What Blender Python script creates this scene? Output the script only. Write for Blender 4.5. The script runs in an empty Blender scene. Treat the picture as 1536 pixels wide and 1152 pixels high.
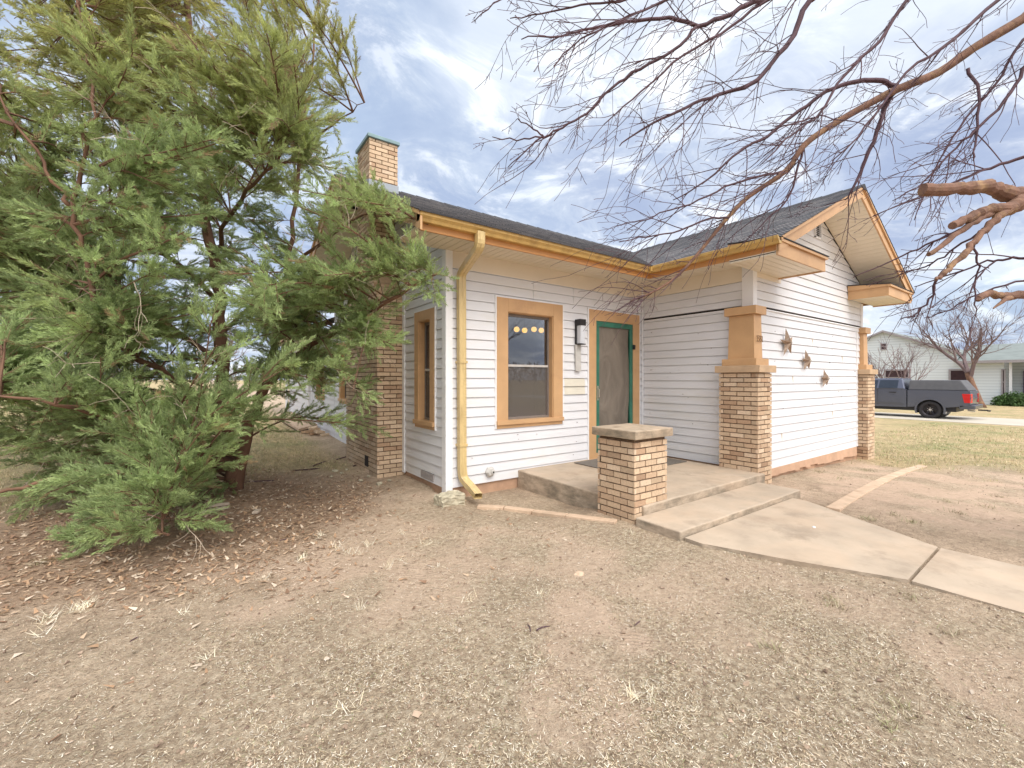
import bpy, math, random
import numpy as np
from mathutils import Vector
random.seed(7); rng = np.random.default_rng(11)
scene = bpy.context.scene
COL = scene.collection

# ------------------------------------------------------------------ camera
FPX, YAW, HOR, EYE = 653.0, math.radians(54.26), 568.0, 1.5
FW = np.array([math.cos(YAW), math.sin(YAW), 0.0]); RT = np.array([math.sin(YAW), -math.cos(YAW), 0.0])
CAMP = np.array([0, 0, EYE])
def ray(x, y): return FW + RT*((x-768)/FPX) + np.array([0, 0, (HOR-y)/FPX])
def at(x, y, d): return CAMP + ray(x, y)*d
def onz(x, y, z=0.0):
    r = ray(x, y); return CAMP + r*((z-EYE)/r[2])
def onx(x, y, X):
    r = ray(x, y); return CAMP + r*(X/r[0])
def ony(x, y, Y):
    r = ray(x, y); return CAMP + r*(Y/r[1])
cam = bpy.data.cameras.new('camera'); co = bpy.data.objects.new('camera', cam); COL.objects.link(co)
cam.sensor_width = 36; cam.lens = FPX/1536*36; cam.shift_y = (HOR-576)/1536
cam.clip_start = 0.05; cam.clip_end = 2000
co.location = CAMP; co.rotation_euler = (math.pi/2, 0, YAW-math.pi/2)
scene.camera = co

# ------------------------------------------------------------------ helpers
def lin(c):
    return tuple(((v/255)/12.92 if v/255 <= .04045 else ((v/255+.055)/1.055)**2.4) for v in c)
def sstep(a, b, x):
    t = np.clip((x-a)/(b-a), 0, 1); return t*t*(3-2*t)
class MB:
    def __init__(s): s.v=[]; s.f=[]; s.c=[]; s.uv=[]
    def quad(s, a, b, c, d, col=None, uv=None):
        n=len(s.v); s.v += [tuple(a),tuple(b),tuple(c),tuple(d)]; s.f.append((n,n+1,n+2,n+3)); s.c.append(col); s.uv.append(uv)
    def poly(s, pts, col=None):
        n=len(s.v); s.v += [tuple(p) for p in pts]; s.f.append(tuple(range(n,n+len(pts)))); s.c.append(col); s.uv.append(None)
    def box(s, x0, x1, y0, y1, z0, z1, col=None):
        s.hexa([(x0,y0,z0),(x1,y0,z0),(x1,y1,z0),(x0,y1,z0),(x0,y0,z1),(x1,y0,z1),(x1,y1,z1),(x0,y1,z1)], col)
    def hexa(s, p, col=None):
        n=len(s.v); s.v += [tuple(q) for q in p]
        for f in ((0,3,2,1),(4,5,6,7),(0,1,5,4),(1,2,6,5),(2,3,7,6),(3,0,4,7)):
            s.f.append(tuple(n+i for i in f)); s.c.append(col); s.uv.append(None)
    def prism(s, pts, vec, col=None):
        vec=Vector(vec); a=[Vector(p) for p in pts]; b=[p+vec for p in a]; n=len(a)
        s.poly(a[::-1],col); s.poly(b,col)
        for i in range(n): s.quad(a[i],a[(i+1)%n],b[(i+1)%n],b[i],col)
    def tube(s, pts, rad, sides=6, cap=True, col=None, sq=None):
        pts=[Vector(p) for p in pts]; n=len(pts)
        if not hasattr(rad,'__len__'): rad=[rad]*n
        prev=None; base=len(s.v)
        for i,p in enumerate(pts):
            t=(pts[min(i+1,n-1)]-pts[max(i-1,0)])
            if t.length<1e-9: t=Vector((0,0,1))
            t.normalize()
            if prev is None:
                up=Vector((0,0,1)) if abs(t.z)<.9 else Vector((1,0,0))
                a=t.cross(up).normalized()
            else:
                a=(prev-t*prev.dot(t)).normalized()
            prev=a; b=t.cross(a)
            for k in range(sides):
                if sq: 
                    u,v=sq[k]; q=p+a*u+b*v
                else:
                    an=2*math.pi*k/sides; q=p+a*math.cos(an)*rad[i]+b*math.sin(an)*rad[i]
                s.v.append(tuple(q))
        for i in range(n-1):
            for k in range(sides):
                k2=(k+1)%sides
                s.f.append((base+i*sides+k,base+i*sides+k2,base+(i+1)*sides+k2,base+(i+1)*sides+k)); s.c.append(col); s.uv.append(None)
        if cap and sides>2:
            s.f.append(tuple(base+k for k in range(sides))[::-1]); s.c.append(col); s.uv.append(None)
            s.f.append(tuple(base+(n-1)*sides+k for k in range(sides))); s.c.append(col); s.uv.append(None)
    def cyl(s, c0, c1, r, sides=20, col=None): s.tube([c0,c1],[r,r],sides,True,col)
    def build(s, name, mat, parent=None, smooth=False, bevel=0, origin=None):
        me=bpy.data.meshes.new(name)
        v=s.v
        if origin is not None: v=[(a-origin[0],b-origin[1],c-origin[2]) for a,b,c in v]
        me.from_pydata(v,[],s.f); me.materials.append(mat)
        if any(c is not None for c in s.c):
            at_=me.color_attributes.new('tint','FLOAT_COLOR','CORNER')
            arr=[]
            for f,c in zip(s.f,s.c):
                c=c or (1,1,1); arr += [c[0],c[1],c[2],1.0]*len(f)
            at_.data.foreach_set('color',arr)
        if any(u is not None for u in s.uv):
            ul=me.uv_layers.new(name='UVMap'); arr=[]
            for f,u in zip(s.f,s.uv):
                for k in range(len(f)): arr += list(u[k]) if u else [0,0]
            ul.data.foreach_set('uv',arr)
        if smooth: me.polygons.foreach_set('use_smooth',[True]*len(me.polygons))
        me.update()
        o=bpy.data.objects.new(name,me); COL.objects.link(o)
        if origin is not None: o.location=origin
        if bevel:
            w=o.modifiers.new('bevel','BEVEL'); w.width=bevel; w.segments=2; w.limit_method='ANGLE'; w.angle_limit=math.radians(40)
        if parent is not None:
            o.parent=parent
            if parent.type=='EMPTY' or True:
                o.matrix_parent_inverse = PM(parent)
        return o
def PM(p):
    m = mw(p).inverted(); return m
def mw(o):
    from mathutils import Matrix, Euler
    m = Matrix.Translation(o.location) @ o.rotation_euler.to_matrix().to_4x4()
    if o.parent is not None: m = mw(o.parent) @ o.matrix_parent_inverse @ m
    return m
def raw_mesh(name, V, nper, mat, cols=None, parent=None):
    """V: (N,nper,3) numpy array of separate polygons"""
    N=V.shape[0]; me=bpy.data.meshes.new(name)
    me.vertices.add(N*nper); me.vertices.foreach_set('co',V.reshape(-1).astype(np.float32))
    me.loops.add(N*nper); me.loops.foreach_set('vertex_index',np.arange(N*nper,dtype=np.int32))
    me.polygons.add(N); me.polygons.foreach_set('loop_start',(np.arange(N)*nper).astype(np.int32))
    me.update(calc_edges=True)
    if cols is not None:
        a=me.color_attributes.new('tint','FLOAT_COLOR','POINT')
        c=np.ones((N,nper,4),np.float32); c[:,:,:3]=cols[:,None,:]
        a.data.foreach_set('color',c.reshape(-1))
    me.materials.append(mat)
    o=bpy.data.objects.new(name,me); COL.objects.link(o)
    if parent is not None: o.parent=parent; o.matrix_parent_inverse=PM(parent)
    return o
def thing(name, label, cat, loc=(0,0,0), group=None):
    o=bpy.data.objects.new(name,None); COL.objects.link(o); o.location=loc; o.empty_display_size=.2
    return tag(o,label,cat,group)
def tag(o,label,cat,group=None):
    o['label']=label; o['category']=cat
    if group: o['group']=group
    return o

# ------------------------------------------------------------------ materials
def new_mat(name):
    m=bpy.data.materials.new(name); m.use_nodes=True; nt=m.node_tree
    for n in list(nt.nodes): nt.nodes.remove(n)
    out=nt.nodes.new('ShaderNodeOutputMaterial'); b=nt.nodes.new('ShaderNodeBsdfPrincipled')
    nt.links.new(b.outputs[0],out.inputs[0]); return m,nt,b
def N(nt,t,**k):
    n=nt.nodes.new(t)
    for a,v in k.items(): setattr(n,a,v)
    return n
def ramp(nt,src,stops):
    r=N(nt,'ShaderNodeValToRGB'); e=r.color_ramp.elements
    while len(e)<len(stops): e.new(.5)
    for i,(p,c) in enumerate(stops): e[i].position=p; e[i].color=(*c,1) if len(c)==3 else c
    nt.links.new(src,r.inputs[0]); return r.outputs[0]
def noise(nt,vec,scale,detail=5,rough=.6,dist=0):
    n=N(nt,'ShaderNodeTexNoise'); n.inputs['Scale'].default_value=scale; n.inputs['Detail'].default_value=detail
    n.inputs['Roughness'].default_value=rough; n.inputs['Distortion'].default_value=dist
    if vec is not None: nt.links.new(vec,n.inputs['Vector'])
    return n.outputs[0]
def mix(nt,fac,a,b,mode='MIX'):
    m=N(nt,'ShaderNodeMix',data_type='RGBA',blend_type=mode)
    for s,i in ((fac,0),(a,6),(b,7)):
        if hasattr(s,'is_output'): nt.links.new(s,m.inputs[i])
        elif i==0: m.inputs[0].default_value=s
        else: m.inputs[i].default_value=(*s,1) if len(s)==3 else s
    return m.outputs[2]
def mth(nt,op,a,b=0.0,c=None):
    m=N(nt,'ShaderNodeMath',operation=op)
    for i,s in enumerate((a,b,c)):
        if s is None: continue
        if hasattr(s,'is_output'): nt.links.new(s,m.inputs[i])
        else: m.inputs[i].default_value=s
    return m.outputs[0]
def objco(nt): return N(nt,'ShaderNodeTexCoord').outputs['Object']
def geoco(nt): return N(nt,'ShaderNodeNewGeometry').outputs['Position']
def bump(nt,b,h,strength=.3,dist=.01):
    n=N(nt,'ShaderNodeBump'); n.inputs['Strength'].default_value=strength; n.inputs['Distance'].default_value=dist
    nt.links.new(h,n.inputs['Height']); nt.links.new(n.outputs[0],b.inputs['Normal'])
def scl(nt,vec,s):
    m=N(nt,'ShaderNodeMapping'); m.inputs['Scale'].default_value=s; nt.links.new(vec,m.inputs['Vector']); return m.outputs[0]
def simple(name,col,rough=.6,var=.12,scale=6,bmp=.1,metal=0,stretch=(1,1,1),fine=60,dirt=None,spec=.4):
    m,nt,b=new_mat(name); p=scl(nt,geoco(nt),stretch)
    n1=noise(nt,p,scale); c0=tuple(x*(1-var) for x in col); c1=tuple(min(1,x*(1+var)) for x in col)
    c=ramp(nt,n1,[(.3,c0),(.7,c1)])
    if dirt:
        n2=noise(nt,p,scale*.7,8,.7); c=mix(nt,ramp(nt,n2,[(.52,(0,0,0)),(.75,(1,1,1))]),c,dirt)
    nt.links.new(c,b.inputs['Base Color']); b.inputs['Roughness'].default_value=rough; b.inputs['Metallic'].default_value=metal
    b.inputs['Specular IOR Level'].default_value=spec
    if bmp: bump(nt,b,noise(nt,p,fine),bmp,.004)
    return m
def tinted(name,rough=.8,base=(1,1,1),var=.2,scale=30,bmp=.3,dist=.004,trans=0,spec=.3,fine=90):
    m,nt,b=new_mat(name); a=N(nt,'ShaderNodeAttribute'); a.attribute_name='tint'
    n1=noise(nt,geoco(nt),scale); v=ramp(nt,n1,[(.3,(1-var,)*3),(.7,(1+var,)*3)])
    c=mix(nt,1.0,a.outputs['Color'],v,'MULTIPLY'); nt.links.new(c,b.inputs['Base Color'])
    b.inputs['Roughness'].default_value=rough; b.inputs['Specular IOR Level'].default_value=spec
    if bmp: bump(nt,b,noise(nt,geoco(nt),fine),bmp,dist)
    if trans:
        out=[n for n in nt.nodes if n.type=='OUTPUT_MATERIAL'][0]
        t=N(nt,'ShaderNodeBsdfTranslucent'); nt.links.new(c,t.inputs[0]); mx=N(nt,'ShaderNodeMixShader'); mx.inputs[0].default_value=trans
        nt.links.new(b.outputs[0],mx.inputs[1]); nt.links.new(t.outputs[0],mx.inputs[2]); nt.links.new(mx.outputs[0],out.inputs[0])
    return m
M={}
M['siding']=simple('vinyl_siding',(.70,.70,.72),.42,.045,1.3,.12,stretch=(.6,.6,3),fine=25,dirt=(.66,.64,.60))

M['whitetrim']=simple('white_trim',(.80,.80,.81),.4,.03,3,.05)
M['soffit']=simple('soffit_vinyl',(.74,.66,.53),.5,.04,2,.05)
M['frieze']=simple('frieze_cream',(.74,.66,.54),.5,.04,2,.05)
M['trim']=simple('tan_trim',(.55,.335,.17),.5,.10,2.5,.3,dirt=(.46,.27,.14),fine=55,stretch=(1,1,1))
M['fascia']=simple('fascia_tan',(.50,.24,.08),.4,.08,3,.1)
M['gutter']=simple('gutter_gold',(.58,.38,.13),.38,.14,2,.25,dirt=(.36,.22,.08),fine=14,spec=.5,stretch=(5,5,.8))
M['spout']=simple('downspout_gold',(.60,.45,.21),.33,.10,5,.15,dirt=(.40,.28,.12),fine=22,spec=.5,stretch=(4,4,.6))
M['brick']=tinted('tan_brick',.85,var=.13,scale=45,bmp=.5,dist=.004)
M['mortar']=simple('mortar',(.15,.095,.06),.95,.3,30,.5)
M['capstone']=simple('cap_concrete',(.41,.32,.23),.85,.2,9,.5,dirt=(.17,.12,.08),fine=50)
M['capclean']=simple('cap_tan_concrete',(.50,.35,.22),.8,.12,6,.3,fine=50)
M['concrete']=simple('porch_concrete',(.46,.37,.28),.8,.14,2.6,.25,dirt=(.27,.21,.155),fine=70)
M['foundation']=simple('foundation_stucco',(.46,.29,.19),.9,.18,4,.6,dirt=(.33,.20,.13),fine=25)
M['ledge']=simple('painted_ledge',(.52,.33,.22),.75,.12,5,.4,fine=20)
M['blue_metal']=simple('chimney_cap_metal',(.20,.30,.32),.5,.15,5,.1)
M['flash']=simple('flashing_grey',(.30,.33,.36),.45,.1,5,.1)
M['spot']=simple('insect_spots',(.16,.12,.10),.8,.2,9,0)
M['oldsiding']=simple('yellowed_siding',(.67,.63,.53),.5,.05,2,.1,dirt=(.62,.56,.45))
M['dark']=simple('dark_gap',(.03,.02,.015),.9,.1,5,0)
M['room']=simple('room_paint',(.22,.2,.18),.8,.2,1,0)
M['green']=simple('green_door_paint',(.035,.155,.105),.4,.2,6,.2,fine=30)
M['black']=simple('black_metal',(.02,.018,.02),.45,.1,8,.05)
M['steel']=simple('brushed_metal',(.55,.5,.42),.35,.15,12,.1,metal=.7)
M['star']=simple('rusty_star_metal',(.36,.26,.19),.5,.3,30,.3,metal=.35,dirt=(.55,.5,.45))
M['sash']=simple('sash_aluminium',(.20,.17,.15),.45,.1,8,.05)
M['meet']=simple('sash_rail_pale',(.5,.47,.44),.4,.1,8,.05)
M['vent']=simple('vent_grille',(.33,.30,.29),.6,.15,30,.3)
M['plastic']=simple('grey_plastic',(.52,.5,.47),.5,.08,10,.1)
M['lampglass']=simple('frosted_lamp_glass',(.62,.64,.68),.3,.05,10,0)
M['bark']=simple('bare_tree_bark',(.175,.095,.065),.9,.4,9,1.0,fine=22,dirt=(.36,.23,.11))
M['far_twig']=simple('far_twig_bark',(.20,.145,.145),.9,.2,3,.2)
M['cut']=simple('cut_wood',(.33,.24,.16),.9,.3,40,.4)
M['twig']=simple('twig_bark',(.085,.045,.055),.8,.25,8,.2)
M['cedarbark']=simple('cedar_bark',(.15,.08,.05),.9,.35,8,.8,stretch=(1,1,.25),fine=40)
M['deadtwig']=simple('pale_dead_twig',(.42,.34,.26),.85,.2,8,.1)
M['foliage']=tinted('cedar_foliage',.6,var=.28,scale=2.2,bmp=0,trans=.42)
M['straw']=tinted('straw',.8,var=.15,scale=9,bmp=0,trans=.15)
M['leaf']=tinted('leaf_litter',.8,var=.2,scale=15,bmp=0,trans=.15)
M['mat']=simple('door_mat',(.16,.14,.12),.95,.2,20,.5,fine=200)
M['stone']=simple('rubble_stone',(.46,.41,.30),.9,.25,14,.8,dirt=(.2,.17,.12),fine=35)
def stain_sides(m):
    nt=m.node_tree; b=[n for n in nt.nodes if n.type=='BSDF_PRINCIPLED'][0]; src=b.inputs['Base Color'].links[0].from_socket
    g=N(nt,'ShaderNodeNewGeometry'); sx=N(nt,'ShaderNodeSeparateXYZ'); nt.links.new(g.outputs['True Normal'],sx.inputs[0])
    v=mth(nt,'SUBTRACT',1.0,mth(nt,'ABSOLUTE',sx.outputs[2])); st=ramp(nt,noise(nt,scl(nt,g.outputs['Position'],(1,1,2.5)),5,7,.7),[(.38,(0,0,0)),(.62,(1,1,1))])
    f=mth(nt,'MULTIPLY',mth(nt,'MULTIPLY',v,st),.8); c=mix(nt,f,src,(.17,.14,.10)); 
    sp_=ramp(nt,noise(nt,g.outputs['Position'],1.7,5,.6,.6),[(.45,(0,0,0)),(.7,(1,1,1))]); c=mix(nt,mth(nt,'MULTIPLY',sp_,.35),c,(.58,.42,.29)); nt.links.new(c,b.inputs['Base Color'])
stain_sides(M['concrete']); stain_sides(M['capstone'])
M['edging']=simple('edging_concrete',(.56,.41,.29),.85,.15,6,.4,dirt=(.4,.28,.19),fine=50)
M['wood']=simple('weathered_wood',(.47,.38,.3),.85,.2,10,.3,stretch=(1,6,1))

def glassmat(name,tint,gl,rgh=.01,scr=.0,scrcol=(.1,.1,.1)):
    m=bpy.data.materials.new(name); m.use_nodes=True; nt=m.node_tree; nt.nodes.clear()
    out=N(nt,'ShaderNodeOutputMaterial'); t=N(nt,'ShaderNodeBsdfTransparent'); t.inputs[0].default_value=(*tint,1)
    g=N(nt,'ShaderNodeBsdfGlossy'); g.inputs['Roughness'].default_value=rgh; g.inputs[0].default_value=(.9,.92,.95,1)
    lw=N(nt,'ShaderNodeLayerWeight'); lw.inputs[0].default_value=.35
    f=mth(nt,'MULTIPLY_ADD',lw.outputs['Fresnel'],.45,gl)
    mx=N(nt,'ShaderNodeMixShader'); nt.links.new(f,mx.inputs[0]); nt.links.new(t.outputs[0],mx.inputs[1]); nt.links.new(g.outputs[0],mx.inputs[2])
    if scr:
        d=N(nt,'ShaderNodeBsdfDiffuse'); d.inputs[0].default_value=(*scrcol,1); m2=N(nt,'ShaderNodeMixShader'); m2.inputs[0].default_value=scr
        nt.links.new(mx.outputs[0],m2.inputs[1]); nt.links.new(d.outputs[0],m2.inputs[2]); nt.links.new(m2.outputs[0],out.inputs[0])
    else: nt.links.new(mx.outputs[0],out.inputs[0])
    return m
M['glass']=glassmat('window_glass',(.75,.75,.78),.07,.01)
M['glass_low']=glassmat('window_glass_screened',(.6,.58,.56),.07,.02,.4,(.19,.17,.16))
def meshmat():
    m,nt,b=new_mat('screen_mesh'); p=geoco(nt)
    w=noise(nt,scl(nt,p,(2.2,2.2,1.1)),1.6,3,.5,1.2)
    c=ramp(nt,w,[(.3,(.145,.12,.095)),(.7,(.215,.18,.145))]); nt.links.new(c,b.inputs['Base Color']); b.inputs['Roughness'].default_value=.6
    bump(nt,b,w,.7,.06); return m
M['mesh']=meshmat()
def emis(name,col,s):
    m,nt,b=new_mat(name); b.inputs['Base Color'].default_value=(*col,1); b.inputs['Emission Color'].default_value=(*col,1); b.inputs['Emission Strength'].default_value=s; return m
M['bulb']=emis('warm_bulb',(1,.55,.10),1.3)
def shingle():
    m,nt,b=new_mat('asphalt_shingle'); uv=N(nt,'ShaderNodeTexCoord').outputs['UV']
    br=N(nt,'ShaderNodeTexBrick'); nt.links.new(uv,br.inputs['Vector']); br.offset=.37; br.squash=1
    for k,v in (('Scale',1),('Mortar Size',.006),('Brick Width',.23),('Row Height',.14),('Bias',0)): br.inputs[k].default_value=v
    br.inputs['Color1'].default_value=(.12,.125,.14,1); br.inputs['Color2'].default_value=(.27,.26,.265,1); br.inputs['Mortar'].default_value=(.045,.045,.05,1)
    g=noise(nt,geoco(nt),160,3); s=noise(nt,geoco(nt),1.1,4)
    c=mix(nt,1,br.outputs[0],ramp(nt,g,[(.3,(.65,.65,.66)),(.7,(1.35,1.33,1.3))]),'MULTIPLY')
    c=mix(nt,1,c,ramp(nt,s,[(.3,(.82,.82,.84)),(.7,(1.15,1.13,1.1))]),'MULTIPLY')
    nt.links.new(c,b.inputs['Base Color']); b.inputs['Roughness'].default_value=.85
    bump(nt,b,g,.5,.004); return m
M['shingle']=shingle()
def neighsiding():
    m,nt,b=new_mat('neighbour_siding'); sx=N(nt,'ShaderNodeSeparateXYZ'); nt.links.new(geoco(nt),sx.inputs[0])
    w=mth(nt,'FRACT',mth(nt,'MULTIPLY',sx.outputs[2],1/.22))
    c=ramp(nt,w,[(.0,(.34,.38,.41)),(.12,(.66,.71,.74)),(.95,(.72,.765,.79)),(1,(.4,.45,.5))]); nt.links.new(c,b.inputs['Base Color']); b.inputs['Roughness'].default_value=.6
    bump(nt,b,w,.5,.02); return m
M['nsiding']=neighsiding()
M['nroof']=simple('pale_roof',(.20,.225,.215),.8,.15,1.2,.3)
M['nwin']=simple('dark_window',(.045,.022,.025),.2,.4,2,0)
M['ntrim']=simple('neighbour_trim_grey',(.33,.30,.31),.6,.1,3,0)
M['purple']=simple('purple_door',(.07,.01,.10),.4,.2,3,0)
M['shrub']=tinted('shrub_leaf',.6,var=.3,scale=8,bmp=0,trans=.3)

# ground
def gz(x,y):
    x=np.asarray(x,float); y=np.asarray(y,float)
    d=-.03*np.clip(x-6,0,15)
    r=.03*np.clip(y-7,0,12)*(1-sstep(3,7,x))
    dip=-.075*sstep(2.45,2.75,x)*(1-sstep(3.8,3.95,x))*sstep(3.3,4.0,y)*(1-sstep(5.4,5.6,y))
    return d+r+dip
def vnoise(x,y,seed=0):
    x=np.asarray(x,float); y=np.asarray(y,float)
    xi=np.floor(x).astype(np.int64); yi=np.floor(y).astype(np.int64); fx=x-xi; fy=y-yi
    def h(a,b):
        n=(a*374761393+b*668265263+seed*1442695041)&0xffffffff; n=((n^(n>>13))*1274126177)&0xffffffff
        return ((n^(n>>16))&0xffff)/65535.0
    u=fx*fx*(3-2*fx); v=fy*fy*(3-2*fy)
    return (h(xi,yi)*(1-u)+h(xi+1,yi)*u)*(1-v)+(h(xi,yi+1)*(1-u)+h(xi+1,yi+1)*u)*v
def fbm(x,y,sc,o=4,seed=0):
    s=0;a=.5;t=0
    for i in range(o): s=s+a*vnoise(np.asarray(x)*sc*2**i+17*i,np.asarray(y)*sc*2**i-9*i,seed+i); t+=a; a*=.5
    return s/t
def gdetail(x,y):
    b=(fbm(x,y,1.2,4,3)-.5)*.045+(fbm(x,y,9,3,5)-.5)*.014
    return b*(1-sstep(12,25,np.hypot(x,y)))
def ground_z(x,y): return gz(x,y)+gdetail(x,y)
def lawn_mask(x,y):
    n=fbm(x,y,.8,4,21)
    right=sstep(9.5,12.5,x+ (n-.5)*5 - .35*np.maximum(0,2-y))
    left=sstep(6.8,8.2,y+(n-.5)*2)*(1-sstep(1.6,2.4,x))
    return np.clip(right+left,0,1)
def leaf_mask(x,y):
    n=fbm(x,y,1.5,4,31); d=np.hypot(x+.25,(y-5.9))
    return np.clip(1-sstep(1.4,2.7,d+(n-.5)*1.6),0,1)
def litter_mask(x,y):
    n=fbm(x,y,.9,4,41)*.65+fbm(x,y,3.5,3,47)*.35
    near=1-sstep(1.2,4.2,np.hypot(x*.9-.9,y*1.0-.6)+(n-.5)*1.2)
    return np.clip(near*.75+sstep(.47,.62,n)*.55,0,1)
def groundmat():
    m,nt,b=new_mat('yard_soil'); p=geoco(nt)
    a=N(nt,'ShaderNodeAttribute'); a.attribute_name='mask'; s=N(nt,'ShaderNodeSeparateColor'); nt.links.new(a.outputs['Color'],s.inputs[0])
    n1=noise(nt,p,1.3,6,.65); n2=noise(nt,p,14,6,.7); n3=noise(nt,p,70,5,.75)
    dirt=ramp(nt,n1,[(.30,(.34,.26,.185)),(.5,(.48,.365,.265)),(.70,(.62,.475,.35))])
    dirt=mix(nt,1,dirt,ramp(nt,n2,[(.3,(.74,.72,.71)),(.5,(1,1,1)),(.7,(1.18,1.18,1.17))]),'MULTIPLY')
    dirt=mix(nt,1,dirt,ramp(nt,n3,[(.28,(.55,.53,.52)),(.5,(1.02,1.02,1.02)),(.72,(1.35,1.34,1.3))]),'MULTIPLY')
    nl=noise(nt,p,22,7,.8)
    lit=ramp(nt,nl,[(.34,(.14,.10,.065)),(.48,(.38,.30,.205)),(.64,(.72,.63,.47))])
    lawn=ramp(nt,noise(nt,p,.55,5,.6),[(.35,(.50,.38,.23)),(.55,(.42,.34,.19)),(.70,(.27,.28,.13))])
    nls=noise(nt,scl(nt,p,(2.0,.7,1)),5,6,.75)
    lawn=mix(nt,1,lawn,ramp(nt,nls,[(.3,(.55,.55,.5)),(.5,(1,1,1)),(.72,(1.4,1.35,1.25))]),'MULTIPLY')
    leaf=ramp(nt,n2,[(.3,(.22,.14,.09)),(.55,(.36,.24,.16)),(.75,(.48,.35,.25))])
    fm=mth(nt,'MULTIPLY',s.outputs[2],.8); c=mix(nt,fm,dirt,lit)
    fl=mth(nt,'MULTIPLY',s.outputs[1],.8); c=mix(nt,fl,c,leaf)
    sa=N(nt,'ShaderNodeAttribute'); sa.attribute_name='sand'; sand=ramp(nt,n2,[(.3,(.52,.38,.28)),(.7,(.68,.51,.38))])
    c=mix(nt,sa.outputs['Fac'],c,sand)
    c=mix(nt,s.outputs[0],c,lawn)
    nt.links.new(c,b.inputs['Base Color']); b.inputs['Roughness'].default_value=.95; b.inputs['Specular IOR Level'].default_value=.15
    # rake / boot-tread swirls in the bare soil
    w=N(nt,'ShaderNodeTexWave',wave_type='BANDS',bands_direction='DIAGONAL'); nt.links.new(p,w.inputs['Vector'])
    w.inputs['Scale'].default_value=11; w.inputs['Distortion'].default_value=22; w.inputs['Detail'].default_value=1.5; w.inputs['Detail Scale'].default_value=.25
    wm=ramp(nt,noise(nt,p,1.0,3,.5),[(.50,(0,0,0)),(.60,(1,1,1))])
    hw=mth(nt,'MULTIPLY',mth(nt,'MULTIPLY',w.outputs[1],wm),sa.outputs['Fac'])
    h=mth(nt,'ADD',mth(nt,'ADD',n2,mth(nt,'MULTIPLY',n3,.6)),mth(nt,'MULTIPLY',hw,.22))
    bump(nt,b,h,1.0,.035); return m
M['ground']=groundmat()
def axis(lo,hi,a,b,fine,grow=1.12):
    c=list(np.arange(a,b,fine)); s=fine
    x=c[-1]
    while x<hi: s*=grow; x+=s; c.append(x)
    s=fine; x=a
    while x>lo: s*=grow; x-=s; c.insert(0,x)
    return np.array(c)
gx=axis(-400,600,-4,13,.055); gy=axis(-400,600,-2.5,9,.055)
GX,GY=np.meshgrid(gx,gy,indexing='ij'); GZ=ground_z(GX,GY)
nx,ny=len(gx),len(gy)
me=bpy.data.meshes.new('ground'); V=np.stack([GX,GY,GZ],-1).reshape(-1,3)
idx=np.arange(nx*ny).reshape(nx,ny); Fq=np.stack([idx[:-1,:-1],idx[1:,:-1],idx[1:,1:],idx[:-1,1:]],-1).reshape(-1,4)
me.vertices.add(len(V)); me.vertices.foreach_set('co',V.reshape(-1).astype(np.float32)); me.loops.add(Fq.size); me.loops.foreach_set('vertex_index',Fq.reshape(-1).astype(np.int32))
me.polygons.add(len(Fq)); me.polygons.foreach_set('loop_start',(np.arange(len(Fq))*4).astype(np.int32)); me.polygons.foreach_set('use_smooth',[True]*len(Fq)); me.update(calc_edges=True)
ca=me.color_attributes.new('mask','FLOAT_COLOR','POINT'); cc=np.ones((len(V),4),np.float32)
cc[:,0]=lawn_mask(V[:,0],V[:,1]); cc[:,1]=leaf_mask(V[:,0],V[:,1]); cc[:,2]=litter_mask(V[:,0],V[:,1]); ca.data.foreach_set('color',cc.reshape(-1))
def sand_mask(x,y):
    m=np.zeros_like(x); n=fbm(x,y,2.2,4,81)
    for (px_,py_,r,a) in ((860,925,.42,.8),(850,1040,.26,.55),(900,850,.5,.6),(700,845,.7,.6),(600,790,.6,.55),(480,850,.6,.7),(330,860,.5,.6),(1010,870,.5,.5),(1180,870,.5,.5),(1100,960,.4,.35),(640,740,.4,.4),(1500,1010,.3,.6)):
        q=onz(px_,py_,0); m=np.maximum(m,a*(1-sstep(.55,1.25,np.hypot(x-q[0],y-q[1])/r+(n-.5)*2.6)))
    right=sstep(6.0,6.8,x+.6*(n-.5))*(1-sstep(10.5,12.5,x))*(1-sstep(2.6,3.2,y))*sstep(.36,.58,n)*.95
    return np.clip(np.maximum(m,right),0,1)
sa_=me.attributes.new('sand','FLOAT','POINT'); sa_.data.foreach_set('value',sand_mask(V[:,0],V[:,1]).astype(np.float32))
me.materials.append(M['ground']); ground=bpy.data.objects.new('ground',me); COL.objects.link(ground); ground['kind']='structure'

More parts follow.
